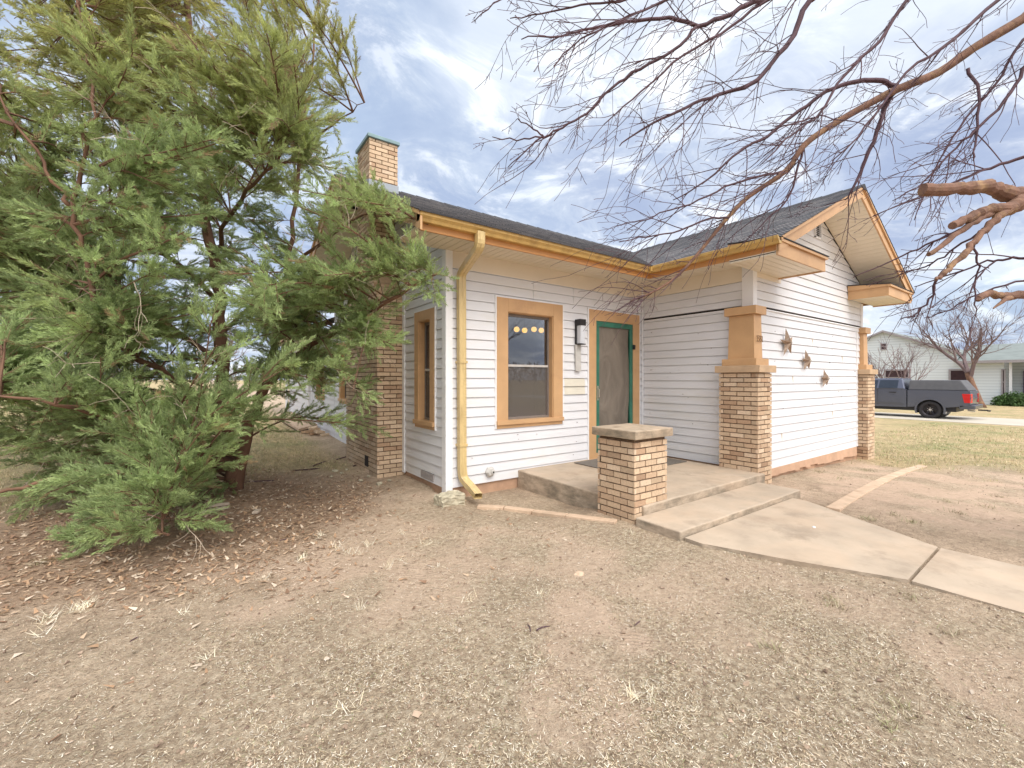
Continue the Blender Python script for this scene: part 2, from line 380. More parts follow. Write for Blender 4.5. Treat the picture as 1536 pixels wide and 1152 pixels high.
# ------------------------------------------------------------------ house dimensions
YA, XD, XB, YC, XC = 5.06, 2.60, 6.566, 3.117, 11.20
SOF=3.16
def siding(mb,o,u,n,L,z0,z1,left=None,right=None,openings=(),e=.13,phase=0.0):
    """clapboards: o=(x,y) start, u along, n outward"""
    left=left or (lambda z:0.0); right=right or (lambda z:L)
    P=lambda uu,z,off:(o[0]+u[0]*uu+n[0]*off,o[1]+u[1]*uu+n[1]*off,z)
    za=z0-phase
    while za<z1-1e-6:
        zb=za+e; lo=max(za,z0); hi=min(zb,z1)
        br={lo,hi}
        for q in openings:
            for zz in (q[2],q[3]):
                if lo<zz<hi: br.add(zz)
        br=sorted(br)
        for a,b in zip(br[:-1],br[1:]):
            mid=(a+b)/2; iv=[(left(mid),right(mid))]
            for q in openings:
                if q[2]<mid<q[3]:
                    nv=[]
                    for s,t in iv:
                        if q[1]<=s or q[0]>=t: nv.append((s,t)); continue
                        if q[0]>s: nv.append((s,q[0]))
                        if q[1]<t: nv.append((q[1],t))
                    iv=nv
            for s,t in iv:
                if t-s<.004: continue
                fa=lambda z:.003+.016*(1-(z-za)/e)
                sl=left(a) if abs(s-left(mid))<1e-6 else s; su=left(b) if abs(s-left(mid))<1e-6 else s
                tl=right(a) if abs(t-right(mid))<1e-6 else t; tu=right(b) if abs(t-right(mid))<1e-6 else t
                G=.007
                if abs(b-zb)<1e-6 and b-a>G*1.5:
                    bb=b-G; mb.quad(P(sl,a,fa(a)),P(tl,a,fa(a)),P(tu,bb,fa(bb)),P(su,bb,fa(bb))); mb.quad(P(su,bb,fa(bb)),P(tu,bb,fa(bb)),P(tu,bb,-.007),P(su,bb,-.007)); mb.quad(P(su,bb,-.007),P(tu,bb,-.007),P(tu,b,-.007),P(su,b,-.007))
                else: mb.quad(P(sl,a,fa(a)),P(tl,a,fa(a)),P(tu,b,fa(b)),P(su,b,fa(b)))
                if abs(a-lo)<1e-6: mb.quad(P(sl,a,-.0075),P(tl,a,-.0075),P(tl,a,fa(a)),P(sl,a,fa(a)))
        za=zb
def brick_tint():
    k=random.choices([0,1,2,3],[6,3,2,1])[0]
    b=[(.57,.42,.285),(.51,.36,.24),(.64,.49,.35),(.43,.285,.185)][k]; e_=random.random(); b=tuple(x*(.8 if e_<.06 else 1) for x in b)
    j=random.uniform(.92,1.08); return tuple(c*j for c in b)
def bricks(mb,x0,x1,y0,y1,z0,z1,faces='SNEW',bl=.205,bh=.054,j=.013,dep=.03,jit=.003,seed=1):
    R=random.Random(seed); z=z0; k=0
    while z+bh*.5<z1:
        zt=min(z+bh,z1)
        for fc in faces:
            a0,a1=(x0,x1) if fc in 'SN' else (y0,y1)
            off=(0 if (k+(fc in 'EW'))%2 else -bl/2)
            a=a0+off
            while a<a1-.01:
                s=max(a,a0); t=min(a+bl,a1)-(j if a+bl<a1 else 0)
                if t-s>.02:
                    d=R.uniform(-jit,jit); c=brick_tint(); dz=R.uniform(-.0015,.0015)
                    ex=.0
                    if fc=='S': mb.box(s+ex,t-ex,y0+d,y0+dep,z+dz,zt+dz,c)
                    if fc=='N': mb.box(s,t,y1-dep,y1-d,z+dz,zt+dz,c)
                    if fc=='W': mb.box(x0+d,x0+dep,s,t,z+dz,zt+dz,c)
                    if fc=='E': mb.box(x1-dep,x1-d,s,t,z+dz,zt+dz,c)
                a+=bl+j if False else bl
        z+=bh+j; k+=1
def shingles(mb,p0,p1,q1,q0,e=.14,th=.009,flip=False):
    """roof plane p0->p1 along the eave, q0,q1 at the ridge above p0,p1; each course steps down"""
    p0,p1,q0,q1=map(Vector,(p0,p1,q0,q1)); up0=q0-p0; up1=q1-p1; L=up0.length; n=int(L/e)+1
    nor=(p1-p0).cross(q0-p0).normalized()
    if nor.z<0: nor=-nor
    for i in range(n):
        a=i*e/L; b=min(1,(i+1)*e/L)
        if a>=1: break
        A=p0+up0*a; B=p1+up1*a; C=p1+up1*b; D=p0+up0*b
        wl=(p1-p0).length
        du=lambda q,k:((q-p0).dot((p1-p0).normalized()),k*e)
        mb.quad(A+nor*th*1.6,B+nor*th*1.6,C+nor*th*.6,D+nor*th*.6,None,[du(A,i+.04),du(B,i+.04),du(C,i+.98),du(D,i+.98)])
        mb.quad(A+nor*th*.4,B+nor*th*.4,B+nor*th*1.6,A+nor*th*1.6,None,[du(A,i+.02),du(B,i+.02),du(B,i+.05),du(A,i+.05)])

house=thing('bungalow','white sided bungalow with tan trim, grey shingle roof and brick porch columns','house',(6.5,6.5,0))
# walls: clapboards
A0=.08
def openA(px): return px-XD
win=(3.36,4.59,.80,2.64); door=(5.17,6.45,.16,2.64)
mb=MB()
siding(mb,(XD,YA),(1,0),(0,-1),XB-XD,A0,2.945,openings=[(win[0]-XD,win[1]-XD,win[2],win[3]),(door[0]-XD,door[1]-XD,door[2],door[3])])
for xj in (4.02,4.83):   # vinyl lap joints
    mb.box(xj,xj+.004,YA-.02,YA-.004,2.67,2.93)
mb.build('front_siding',M['siding'],house)
swin=(5.36,6.02,.80,2.46)
mb=MB(); g0,g1,RY=YA,10.74,7.9
zg=lambda y:3.27+.4806*(y-4.3)-.12
siding(mb,(XD,YA),(0,1),(-1,0),g1-g0,A0,3.0,openings=[(swin[0]-YA,swin[1]-YA,swin[2],swin[3]),(6.5-YA,8.2-YA,0,3.2),(9.35-YA,10.25-YA,.95,2.3)])
siding(mb,(XD,YA),(0,1),(-1,0),g1-g0,2.98,4.9,left=lambda z:max(0,(z-zg(YA))/.4806),right=lambda z:(g1-g0)-max(0,(z-zg(YA))/.4806))
mb.build('side_siding',M['siding'],house)
mb=MB(); siding(mb,(XD,10.74),(0,1),(-1,0),6.3,.1,2.7,openings=[(1.0,1.9,.95,2.2)]); mb.build('rear_siding',M['siding'],house)
mb=MB()
siding(mb,(XB,YA),(0,-1),(-1,0),YA-YC,.17,2.55); siding(mb,(XB,YA),(0,-1),(-1,0),YA-YC,2.585,2.945,phase=.03)
mb.build('porch_side_siding',M['siding'],house)
mb=MB(); cx=8.885
siding(mb,(XB,YC),(1,0),(0,-1),XC-XB,.12,2.55)
GV=(8.76-XB,9.04-XB,3.98,4.27)
gl=lambda z:max(0,(z-3.40)/.4665); 
siding(mb,(XB,YC),(1,0),(0,-1),XC-XB,2.585,4.52,left=gl,right=lambda z:(XC-XB)-gl(z),openings=[GV],phase=.03)
mb.build('gable_siding',M['siding'],house)
# unseen rear and right walls, kept simple
mb=MB(); siding(mb,(XC,YC),(0,1),(1,0),10.74-YC,0,3.2,e=.13); siding(mb,(XD,10.74),(1,0),(0,1),XC-XD,0,3.2,e=.13)
mb.quad((2.6,17.04,0),(7,17.04,0),(7,17.04,2.8),(2.6,17.04,2.8)); mb.quad((7,10.74,0),(7,17.04,0),(7,17.04,2.8),(7,10.74,2.8))
mb.build('rear_wall',M['siding'],house)
# right gable end of main roof
mb=MB(); mb.poly([(XC,YA,3.2),(XC,10.74,3.2),(XC,RY,4.85)]); mb.build('gable_wall',M['siding'],house)
mb=MB(); siding(mb,(XD,YA-.0025),(1,0),(0,-1),XB-XD,1.25,1.51,left=lambda z:4.645-XD,right=lambda z:5.09-XD,phase=(1.25-A0)%.13); mb.build('yellowed_boards',M['oldsiding'],house)
Rz=random.Random(12); mb=MB()
for i in range(46):
    w_=Rz.random(); zz=Rz.uniform(.4,2.4); s_=Rz.uniform(.004,.011)
    if w_<.4: x=Rz.uniform(6.9,10.8); mb.box(x,x+s_,YC-.024,YC-.004,zz,zz+s_)
    elif w_<.75: y=Rz.uniform(3.6,4.9); mb.box(XB-.024,XB-.004,y,y+s_,zz,zz+s_)
    else: x=Rz.uniform(2.95,5.1); mb.box(x,x+s_,YA-.024,YA-.004,zz*.4,zz*.4+s_)
sp_o=mb.build('siding_spots',M['spot'],house); sp_o['kind']='stuff'
for (x,z0_,z1_) in ((7.9,1.42,1.55),(9.6,.77,.90),(8.7,2.07,2.20),(10.1,1.81,1.94),(7.5,.51,.64)):
    mb=MB(); mb.box(x,x+.003,YC-.021,YC-.006,z0_,z1_); mb.build('lap_joint',M['soffit'],house)
# frieze
mb=MB()
mb.box(XD,XB-.02,YA-.022,YA,2.945,SOF); mb.box(XB-.022,XB,YC,YA-.022,2.945,SOF); mb.box(XB-.022,7.45,YC-.024,YC,3.0,SOF)
mb.build('frieze',M['frieze'],house)
# trims: corner boards, J-channels, shadow gap
TR=MB()
def tb(name,*bx):
    m_=MB()
    for q in bx: m_.box(*q)
    m_.build(name,M['whitetrim'],house,bevel=.002)
tb('corner_trim',(XD-.026,XD+.075,YA-.026,YA+.002,.0,SOF-.001),(XD-.026,XD+.002,YA+.0021,YA+.085,.0,SOF-.001))
tb('corner_trim',(XB-.034,XB+.085,YC-.034,YC+.002,2.56,SOF-.002),(XB-.034,XB+.002,YC+.0021,YC+.13,2.56,SOF-.002))
tb('corner_trim',(XB-.045,XB-.022,YA-.045,YA-.022,.18,SOF-.003)); tb('corner_trim',(XC-.07,XC+.03,YC-.03,YC+.02,2.56,3.05)); tb('edge_trim',(10.88,10.90,YC-.028,YC-.003,.13,2.54))
for q in (win,door): tb('opening_trim',(q[0]-.022,q[0],YA-.03,YA,q[2],q[3]+.02),(q[1],q[1]+.022,YA-.03,YA,q[2],q[3]+.02),(q[0],q[1],YA-.03,YA,q[3],q[3]+.02))
tb('opening_trim',(XD-.03,XD,swin[0]-.022,swin[0],swin[2],swin[3]+.02),(XD-.03,XD,swin[1],swin[1]+.022,swin[2],swin[3]+.02),(XD-.03,XD,swin[0],swin[1],swin[3],swin[3]+.02))
tb('edge_trim',(XD-.03,XD,6.42,6.50,.05,3.1)); tb('edge_trim',(XD-.03,XD,8.2,8.26,.05,3.1)); tb('edge_trim',(XB-.028,XB,YC,YA-.05,2.535,2.55)); tb('edge_trim',(XB,XC-.1,YC-.03,YC,2.532,2.55))

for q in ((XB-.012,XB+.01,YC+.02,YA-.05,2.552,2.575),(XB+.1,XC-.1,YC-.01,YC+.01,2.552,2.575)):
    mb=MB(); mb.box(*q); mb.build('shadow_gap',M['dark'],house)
# foundation
mb=MB()
mb.box(XD+.012,XB,YA+.012,YA+.3,-.3,A0+.02); mb.box(XD+.012,XD+.3,YA+.3,17,-.3,A0+.02); mb.box(XB+.012,XB+.3,YC+.3,YA,-.3,.19); mb.box(XB+.012,XC,YC+.012,YC+.3,-.5,.14); mb.box(XC-.3,XC-.01,YC+.3,10.7,-.5,.14)
mb.build('foundation',M['foundation'],house)
mb=MB(); x=6.80
while x<10.85:
    x2=min(10.85,x+random.uniform(.15,.4)); zl=.03+random.uniform(-.02,.02)-(.02*(x-6.8)); 
    mb.hexa([(x,YC-.035,zl),(x2,YC-.035,zl-.008),(x2,YC+.011,zl-.008),(x,YC+.011,zl),(x,YC-.03,.118),(x2,YC-.03,.118),(x2,YC+.011,.118),(x,YC+.011,.118)]); x=x2
mb.build('foundation_ledge',M['ledge'],house)
# soffits as grooved planks
def planksX(mb,x0,x1,y0,y1,z,w=.105):
    x=x0
    while x<x1-.01:
        x2=min(x+w,x1); mb.box(x,x2-.007,y0,y1,z,z+.02); x=x2
def planksY(mb,x0,x1,y0,y1,z,w=.105):
    y=y0
    while y<y1-.01:
        y2=min(y+w,y1); mb.box(x0,x1,y,y2-.007,z,z+.02); y=y2
mb=MB()
planksX(mb,1.94,XB,4.42,YA,SOF); planksY(mb,5.93,XB,2.6,4.41,SOF-.001)
mb.build('eave_soffit',M['soffit'],house)
mb=MB(); mb.box(1.94,XB,4.42,YA,SOF+.022,SOF+.03); mb.box(5.93,XB,2.6,4.42,SOF+.022,SOF+.03); mb.build('soffit_backing',M['dark'],house)
# box returns of the gable
def boxret(x0,x1,zb=3.05):
    mb=MB(); planksY(mb,x0+.02,x1-.02,2.50,YC-.02,zb+.02,.105); mb.build('return_soffit',M['soffit'],house)
    mb=MB(); mb.box(x0+.02,x1-.02,2.52,YC-.02,zb+.045,zb+.05); mb.build('return_soffit_backing',M['dark'],house)
    mb=MB(); mb.box(x0,x1,2.47,2.495,zb,zb+.17); 
    inner=(x1-.025,x1) if x0<cx else (x0,x0+.025)
    mb.box(inner[0],inner[1],2.495,YC-.019,zb,zb+.17)
    if x0>cx: mb.box(x1-.025,x1,2.495,YC-.019,zb,zb+.17)
    mb.prism([(x0-.02,2.44,zb+.17),(x0-.02,2.44,zb+.205),(x0-.02,YC-.02,zb+.27),(x0-.02,YC-.02,zb+.17)],(x1-x0+.04,0,0))
    mb.build('gable_return',M['trim'],house,bevel=.003)
    mb=MB(); mb.prism([(x0-.03,2.43,zb+.21),(x0-.03,2.43,zb+.222),(x0-.03,YC-.02,zb+.29),(x0-.03,YC-.02,zb+.278)],(x1-x0+.06,0,0)); mb.build('return_roof',M['shingle'],house)
boxret(5.87,7.38); boxret(10.39,11.90)
# rafter-side fascia of the eaves
for q in ((1.94,5.895,4.395,4.42,3.11,3.24),(5.895,5.92,2.5,4.42,3.112,3.24),(11.88,11.9,2.5,11,3.1,3.24)):
    mb=MB(); mb.box(*q); mb.build('fascia',M['fascia'],house)
# gutters, K profile
def gutter(mb,a,b,out):
    a=Vector(a); b=Vector(b); out=Vector(out); prof=[(0,0),(.06,0),(.075,.03),(.105,.055),(.11,.09),(.095,.092),(.09,.08),(.012,.08),(0,.09)]
    pa=[a+out*p[0]+Vector((0,0,p[1])) for p in prof]; pb=[b+out*p[0]*1.0+Vector((0,0,p[1])) for p in prof]
    n=len(pa)
    for i in range(n-1): mb.quad(pa[i],pa[i+1],pb[i+1],pb[i])
    return pa,pb
def mitre(mb):
    prof=[(0,0),(.06,0),(.075,.03),(.105,.055),(.11,.09),(.095,.092),(.09,.08),(.012,.08),(0,.09)]
    R0=[Vector((1.90,4.394-p[0],3.185+p[1])) for p in prof]; R1=[Vector((5.894-p[0],4.394-p[0],3.185+p[1])) for p in prof]; R2=[Vector((5.894-p[0],2.44,3.185+p[1])) for p in prof]
    for P_,Q_ in ((R0,R1),(R1,R2)):
        for i in range(len(prof)-1): mb.quad(P_[i],P_[i+1],Q_[i+1],Q_[i])
    mb.poly(R0); mb.poly(R2[::-1])
mb=MB(); mitre(mb); mb.box(5.77,5.80,4.27,4.30,3.19,3.27); mb.build('gutter',M['gutter'],house)
# downspout with elbows
sq=[(-.045,-.032),(.045,-.032),(.045,.032),(-.045,.032)]
def spout(pts,name='downspout'):
    mb=MB(); P_=[Vector(p) for p in pts]
    # smooth the corners
    Q=[P_[0]]
    for i in range(1,len(P_)-1):
        a,b,c=P_[i-1],P_[i],P_[i+1]; d1=min(.09,(b-a).length*.45); d2=min(.09,(c-b).length*.45)
        s=b+(a-b).normalized()*d1; e=b+(c-b).normalized()*d2
        for t in (0,.25,.5,.75,1): Q.append((s*(1-t)+b*t)*(1-t)+(b*(1-t)+e*t)*t)
    Q.append(P_[-1]); n=len(Q)
    # frame fixed along wall
    base=len(mb.v); prof=[(-.05,-.035),(-.03,-.04),(-.01,-.036),(.01,-.04),(.03,-.036),(.05,-.035),(.052,.035),(-.052,.035)]
    for i,p in enumerate(Q):
        t=(Q[min(i+1,n-1)]-Q[max(i-1,0)]).normalized(); a=Vector((1,0,0)); a=(a-t*a.dot(t)).normalized(); b=t.cross(a)
        for u,v in prof: mb.v.append(tuple(p+a*u-b*v*(1)))
    m=len(prof)
    for i in range(n-1):
        for k in range(m):
            mb.f.append((base+i*m+k,base+i*m+(k+1)%m,base+(i+1)*m+(k+1)%m,base+(i+1)*m+k)); mb.c.append(None); mb.uv.append(None)
    return mb.build(name,M['spout'],house)
SX=2.80
spout([(2.66,4.335,3.21),(2.66,4.335,3.04),(SX-.03,4.98,2.86),(SX-.03,4.975,2.7),(SX-.02,4.975,.30),(SX+.0,4.97,.19),(SX+.03,4.80,.10),(SX+.0,4.60,.05)])
for z in (1.7,.62):
    mb=MB(); mb.box(SX-.08,SX+.04,4.93,YA-.01,z,z+.03); mb.build('downspout_strap',M['spout'],house)
# rakes
def slab(mb,a,b,th,wd,dirn):
    """board between a and b; th vertical thickness, wd along dirn"""
    a=Vector(a);b=Vector(b);d=Vector(dirn)*wd;z=Vector((0,0,th))
    mb.hexa([a-z,b-z,b-z+d,a-z+d,a,b,b+d,a+d])
AP=(cx,2.455,4.665)
for ex,sx in ((5.87,-1),(11.90,1)):
    e_=(ex,2.455,4.665-.4665*abs(ex-cx))
    mb=MB(); slab(mb,e_,AP,.17,.025,(0,1,0)); slab(mb,(e_[0],2.43,e_[2]+.012),(AP[0],2.43,AP[2]+.012),.045,.03,(0,1,0)); mb.build('rake_board',M['trim'],house,bevel=.002)
# left gable of the main roof (side wall)
for ye in (4.3,11.5):
    a=(1.90,ye,5.0-.4806*abs(ye-RY)); b=(1.90,RY,5.0)
    mb=MB(); slab(mb,a,b,.19,.025,(1,0,0)); slab(mb,(1.875,ye,a[2]+.012),(1.875,RY,5.012),.045,.03,(1,0,0)); mb.build('rake_board',M['trim'],house,bevel=.002)
# rake soffits: sloped planks under the overhangs
nP=30
for s in (-1,1):
    mb=MB()
    for i in range(nP):
        f0=i/nP; f1=(i+.93)/nP; w=3.0
        xa=cx+s*w*f0; xb=cx+s*w*f1; za=4.665-.155-.4665*w*f0; zb=4.665-.155-.4665*w*f1
        mb.hexa([(xa,2.48,za-.012),(xb,2.48,zb-.012),(xb,YC-.02,zb-.012),(xa,YC-.02,za-.012),(xa,2.48,za),(xb,2.48,zb),(xb,YC-.02,zb),(xa,YC-.02,za)])
    mb.build('rake_soffit',M['soffit'],house)
for s in (-1,1):
    mb=MB()
    for i in range(36):
        f0=i/36; f1=(i+.93)/36; w=3.40
        ya=RY+s*w*f0; yb=RY+s*w*f1; za=5.0-.17-.4806*w*f0; zb=5.0-.17-.4806*w*f1
        if ya>6.5 and ya<8.2: x0,x1=1.92,2.18
        else: x0,x1=1.92,XD-.02
        mb.hexa([(x0,ya,za-.012),(x1,ya,za-.012),(x1,yb,zb-.012),(x0,yb,zb-.012),(x0,ya,za),(x1,ya,za),(x1,yb,zb),(x0,yb,zb)])
    mb.build('rake_soffit',M['soffit'],house)
mb=MB(); mb.poly([(XB,YC+.03,3.0),(XC,YC+.03,3.0),(XC,YC+.03,3.35),(cx,YC+.03,4.55),(XB,YC+.03,3.35)]); 
mb.prism([(5.95,2.5,3.24),(11.85,2.5,3.24),(cx,2.5,4.62)],(0,.01,0)); mb.build('attic_backing',M['dark'],house)
bpy.data.objects.remove([o for o in COL.objects if o.name=='attic_backing'][0])
# roof shingles
mb=MB()
shingles(mb,(1.87,4.27,3.262),(11.93,4.27,3.262),(11.93,RY,5.007),(1.87,RY,5.007))
shingles(mb,(1.87,11.53,3.262),(11.93,11.53,3.262),(11.93,RY,5.007),(1.87,RY,5.007))
shingles(mb,(5.83,2.42,3.25),(5.83,7.35,3.25),(cx,7.35,4.672),(cx,2.42,4.672))
shingles(mb,(11.94,2.42,3.25),(11.94,7.35,3.25),(cx,7.35,4.672),(cx,2.42,4.672))
for i in range(34):   # ridge caps
    x=1.9+i*.3; mb.hexa([(x,RY-.13,4.955),(x+.31,RY-.13,4.955),(x+.31,RY+.13,4.955),(x,RY+.13,4.955),(x,RY-.02,5.032),(x+.31,RY-.02,5.022),(x+.31,RY+.02,5.022),(x,RY+.02,5.032)])
for i in range(15):
    y=2.42+i*.3; mb.hexa([(cx-.13,y,4.62),(cx+.13,y,4.62),(cx+.13,y+.31,4.62),(cx-.13,y+.31,4.62),(cx-.02,y,4.70),(cx+.02,y,4.70),(cx+.02,y+.31,4.69),(cx-.02,y+.31,4.69)])
mb.build('roof',M['shingle'],house)
# roof deck underside so no light leaks
mb=MB(); mb.quad((1.92,4.4,3.2),(11.9,4.4,3.2),(11.9,RY,4.9),(1.92,RY,4.9)); mb.quad((1.92,11.5,3.18),(11.9,11.5,3.18),(11.9,RY,4.9),(1.92,RY,4.9))
mb.build('roof_deck',M['dark'],house)
# rear addition roof
mb=MB(); shingles(mb,(2.05,10.9,2.72),(2.05,17.4,2.72),(4.9,17.4,3.9),(4.9,10.9,3.9)); shingles(mb,(7.6,10.9,2.72),(7.6,17.4,2.72),(4.9,17.4,3.9),(4.9,10.9,3.9)); mb.build('rear_roof',M['shingle'],house)
mb=MB(); planksY(mb,2.1,2.6,10.8,17.3,2.64); mb.build('rear_soffit',M['soffit'],house)
mb=MB(); mb.box(2.07,2.1,10.8,17.4,2.6,2.72); mb.build('rear_fascia',M['trim'],house)
for y in (13.2,16.95):
    mb=MB(); mb.tube([(2.5,y,2.6),(2.5,y,.35)],.045,8); mb.build('rear_pipe',M['whitetrim'],house)
# chimney (part of the house)
mb=MB(); x0,x1=2.18,2.64
bricks(mb,x0,x1,6.5,8.2,.0,2.72,'SNW',seed=3)
for k in range(8):   # corbelled shoulders
    f=k/8; bricks(mb,x0,x1,6.5+.37*f,8.2-.70*f,2.72+k*.067,2.72+(k+1)*.067-.012,'SNW',seed=5+k)
bricks(mb,x0,x1,6.87,7.5,3.256,5.30,'SNWE',seed=21)
ch=mb.build('chimney',M['brick'],house)
mb=MB(); mb.box(x0+.018,x1,6.518,8.182,-.1,2.72)
mb.prism([(x0+.018,6.518,2.72),(x0+.018,8.182,2.72),(x0+.018,7.48,3.27),(x0+.018,6.888,3.27)],(.4,0,0)); mb.box(x0+.018,x1-.018,6.888,7.482,3.25,5.29); mb.build('chimney_mortar',M['mortar'],ch)
mb=MB(); mb.box(x0-.03,x1+.03,6.84,7.53,5.305,5.36); mb.build('chimney_cap',M['blue_metal'],ch,bevel=.006)
mb=MB(); mb.prism([(x0-.012,6.855,4.36),(x0-.012,7.515,4.70),(x0-.012,7.515,4.84),(x0-.012,6.855,4.64)],(x1-x0+.024,0,0)); mb.build('chimney_flashing',M['flash'],ch)
mb=MB(); mb.box(x0-.004,x0+.03,6.92,7.10,.10,.27); mb.build('cleanout_opening',M['dark'],ch)
# columns
def column(cx_,cy_,sx,sy,label):
    xa,xb,ya,yb=cx_,cx_+sx,cy_,cy_+sy
    zf=-.02 if cx_<8 else -.35
    mb=MB(); bricks(mb,xa,xb,ya,yb,zf,1.585,'SNWE',bl=.20,seed=int(cx_*10)); c=mb.build('porch_column',M['brick'],house); c['label']=label
    mb=MB(); mb.box(xa+.016,xb-.016,ya+.016,yb-.016,zf-.2,1.585); mb.build('column_mortar',M['mortar'],c)
    mb=MB(); mb.box(xa-.045,xb+.045,ya-.045,yb+.045,1.588,1.69); mb.build('column_cap',M['capclean'],c,bevel=.006)
    mb=MB(); mb.box(xa+.02,xb-.02,ya+.03,yb-.03,1.692,1.79); mb.build('column_plinth',M['trim'],c,bevel=.004)
    b0,b1=.088,.10
    mb=MB(); mb.hexa([(xa+b0,ya+b0,1.79),(xb-b0,ya+b0,1.79),(xb-b0,yb-b0,1.79),(xa+b0,yb-b0,1.79),(xa+b1,ya+b1,2.43),(xb-b1,ya+b1,2.43),(xb-b1,yb-b1,2.43),(xa+b1,yb-b1,2.43)]); sh=mb.build('column_shaft',M['trim'],c,bevel=.003)
    mb=MB(); mb.box(xa+.05,xb-.05,ya+.05,yb-.05,2.432,2.55); mb.build('column_capital',M['trim'],c,bevel=.003)
    return c,sh,(xa+b0,ya+b0,xb-b0)
col1,shaft,_=column(6.36,2.94,.42,.56,'near brick column with tapered tan shaft beside the porch steps')
column(10.98,2.94,.42,.56,'far brick column at the right corner of the gable wall')
# house number cast on the shaft
segs={'1':[((.5,0),(.5,1)),((.5,1),(.25,.82)),((.25,0),(.75,0))],'3':[((.1,.95),(.8,.95)),((.8,.95),(.45,.58)),((.45,.58),(.82,.4)),((.82,.4),(.82,.15)),((.82,.15),(.5,0)),((.5,0),(.1,.08))]}
mb=MB()
for i,chh in enumerate('1331'):
    for (a,b) in segs[chh]:
        P_=[(6.47+i*.05+q[0]*.044,2.94+.075-.006+.0,2.035+q[1]*.085) for q in (a,b)]
        mb.tube(P_,.0055,5)
mb.build('house_number',simple('number_bronze',(.20,.11,.05),.5,.1,5,0),shaft)
# windows
def window(q,yy,axis,deep=.09,cas=.19,chain=None):
    """q=(a0,a1,z0,z1) outer casing incl. sill"""
    a0,a1,z0,z1=q
    def B(mb,a,b,d0,d1,z_0,z_1,col=None):   # d measured outward from the wall plane
        if axis=='x': mb.box(a,b,yy-d1,yy-d0,z_0,z_1,col)
        else: mb.box(yy-d1,yy-d0,a,b,z_0,z_1,col)
    i0,i1,s0,s1=a0+cas,a1-cas,z0+.17,z1-cas
    mb=MB(); B(mb,a0,i0,-.02,.035,z0+.07,z1); B(mb,i1,a1,-.02,.035,z0+.07,z1); B(mb,i0,i1,-.02,.035,s1,z1)
    B(mb,i0-.001,i0+.012,-.11,.02,s0-.1,s1); B(mb,i1-.012,i1+.001,-.11,.02,s0-.1,s1); B(mb,i0,i1,-.11,.02,s1-.012,s1+.001)
    w=mb.build('window',M['trim'],house,bevel=.003)
    mb=MB(); B(mb,a0-.005,a1+.005,-.12,.06,z0+.05,z0+.11); B(mb,a0+.003,a1-.003,.0,.03,z0,z0+.05); mb.build('window_sill',M['trim'],w,bevel=.004)
    zm=(s0+s1)/2-.02; zb=z0+.11
    mb=MB(); t=.028
    B(mb,i0+.012,i1-.012,-.09,-.06,s1-.05,s1-.012); B(mb,i0+.012,i0+.012+t,-.09,-.06,zb,s1-.05); B(mb,i1-.012-t,i1-.012,-.09,-.06,zb,s1-.05); B(mb,i0+.012+t,i1-.012-t,-.09,-.06,zb,zb+.035)
    mb.build('window_sash',M['sash'],w)
    mb=MB(); B(mb,i0+.012+t,i1-.012-t,-.085,-.05,zm-.016,zm+.016); mb.build('meeting_rail',M['meet'],w)
    mb=MB(); B(mb,i0+.04,i1-.04,-.078,-.074,zm+.016,s1-.05); mb.build('window_pane',M['glass'],w)
    mb=MB(); B(mb,i0+.04,i1-.04,-.070,-.066,zb+.035,zm-.016); mb.build('window_pane',M['glass_low'],w)
    return w
w1=window(win,YA,'x'); w1['label']='front window with four lit bulbs showing through it'
w2=window(swin,XD,'y',cas=.14); w2['label']='narrow side window between the chimney and the corner'
w3=window((9.35,10.25,.95,2.3),XD,'y',cas=.12); w3['label']='small side window beyond the chimney'
window((11.74,12.64,.95,2.2),XD,'y',cas=.12)
# room behind the front window
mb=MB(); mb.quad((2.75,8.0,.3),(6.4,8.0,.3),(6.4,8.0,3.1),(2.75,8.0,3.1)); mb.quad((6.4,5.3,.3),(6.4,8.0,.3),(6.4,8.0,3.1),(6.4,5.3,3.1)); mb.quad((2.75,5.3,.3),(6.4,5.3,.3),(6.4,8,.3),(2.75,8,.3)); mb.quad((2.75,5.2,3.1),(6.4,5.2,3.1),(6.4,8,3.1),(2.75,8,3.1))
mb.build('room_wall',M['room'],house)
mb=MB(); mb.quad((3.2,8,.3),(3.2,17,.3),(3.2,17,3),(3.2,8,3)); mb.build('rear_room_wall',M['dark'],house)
# screen door
d0,d1,dz0,dz1=5.335,6.27,.27,2.46
mb=MB(); mb.box(door[0],d0,YA-.035,YA+.03,.17,door[3]); mb.box(d1,door[1],YA-.035,YA+.03,.17,door[3]); mb.box(d0,d1,YA-.035,YA+.03,dz1,door[3]); mb.box(d0,d1,YA-.03,YA+.05,.17,.265)
dr=mb.build('door_frame',M['trim'],house,bevel=.003)
mb=MB(); t=.075; mb.box(d0+.004,d0+t,YA-.03,YA+.008,dz0,dz1-.004); mb.box(d1-t,d1-.004,YA-.03,YA+.008,dz0,dz1-.004); mb.box(d0+t,d1-t,YA-.03,YA+.008,dz1-.09,dz1-.004); mb.box(d0+t,d1-t,YA-.03,YA+.008,dz0,dz0+.16)
sd=mb.build('screen_door',M['green'],house,bevel=.004); sd['label']='green framed screen door with sagging brown mesh'
mb=MB(); nn=24
for i in range(8):
    for k in range(nn):
        def PP(a,b):
            u=a/8; v=b/nn; return (d0+t+u*(d1-d0-2*t-.03*math.sin(v*9)*u), YA-.002-.035*math.sin(math.pi*u)*math.sin(math.pi*v)*(1+.5*math.sin(7*v+4*u)), dz0+.16+v*(dz1-dz0-.25))
        mb.quad(PP(i,k),PP(i+1,k),PP(i+1,k+1),PP(i,k+1))
mb.build('door_mesh',M['mesh'],sd,smooth=True)
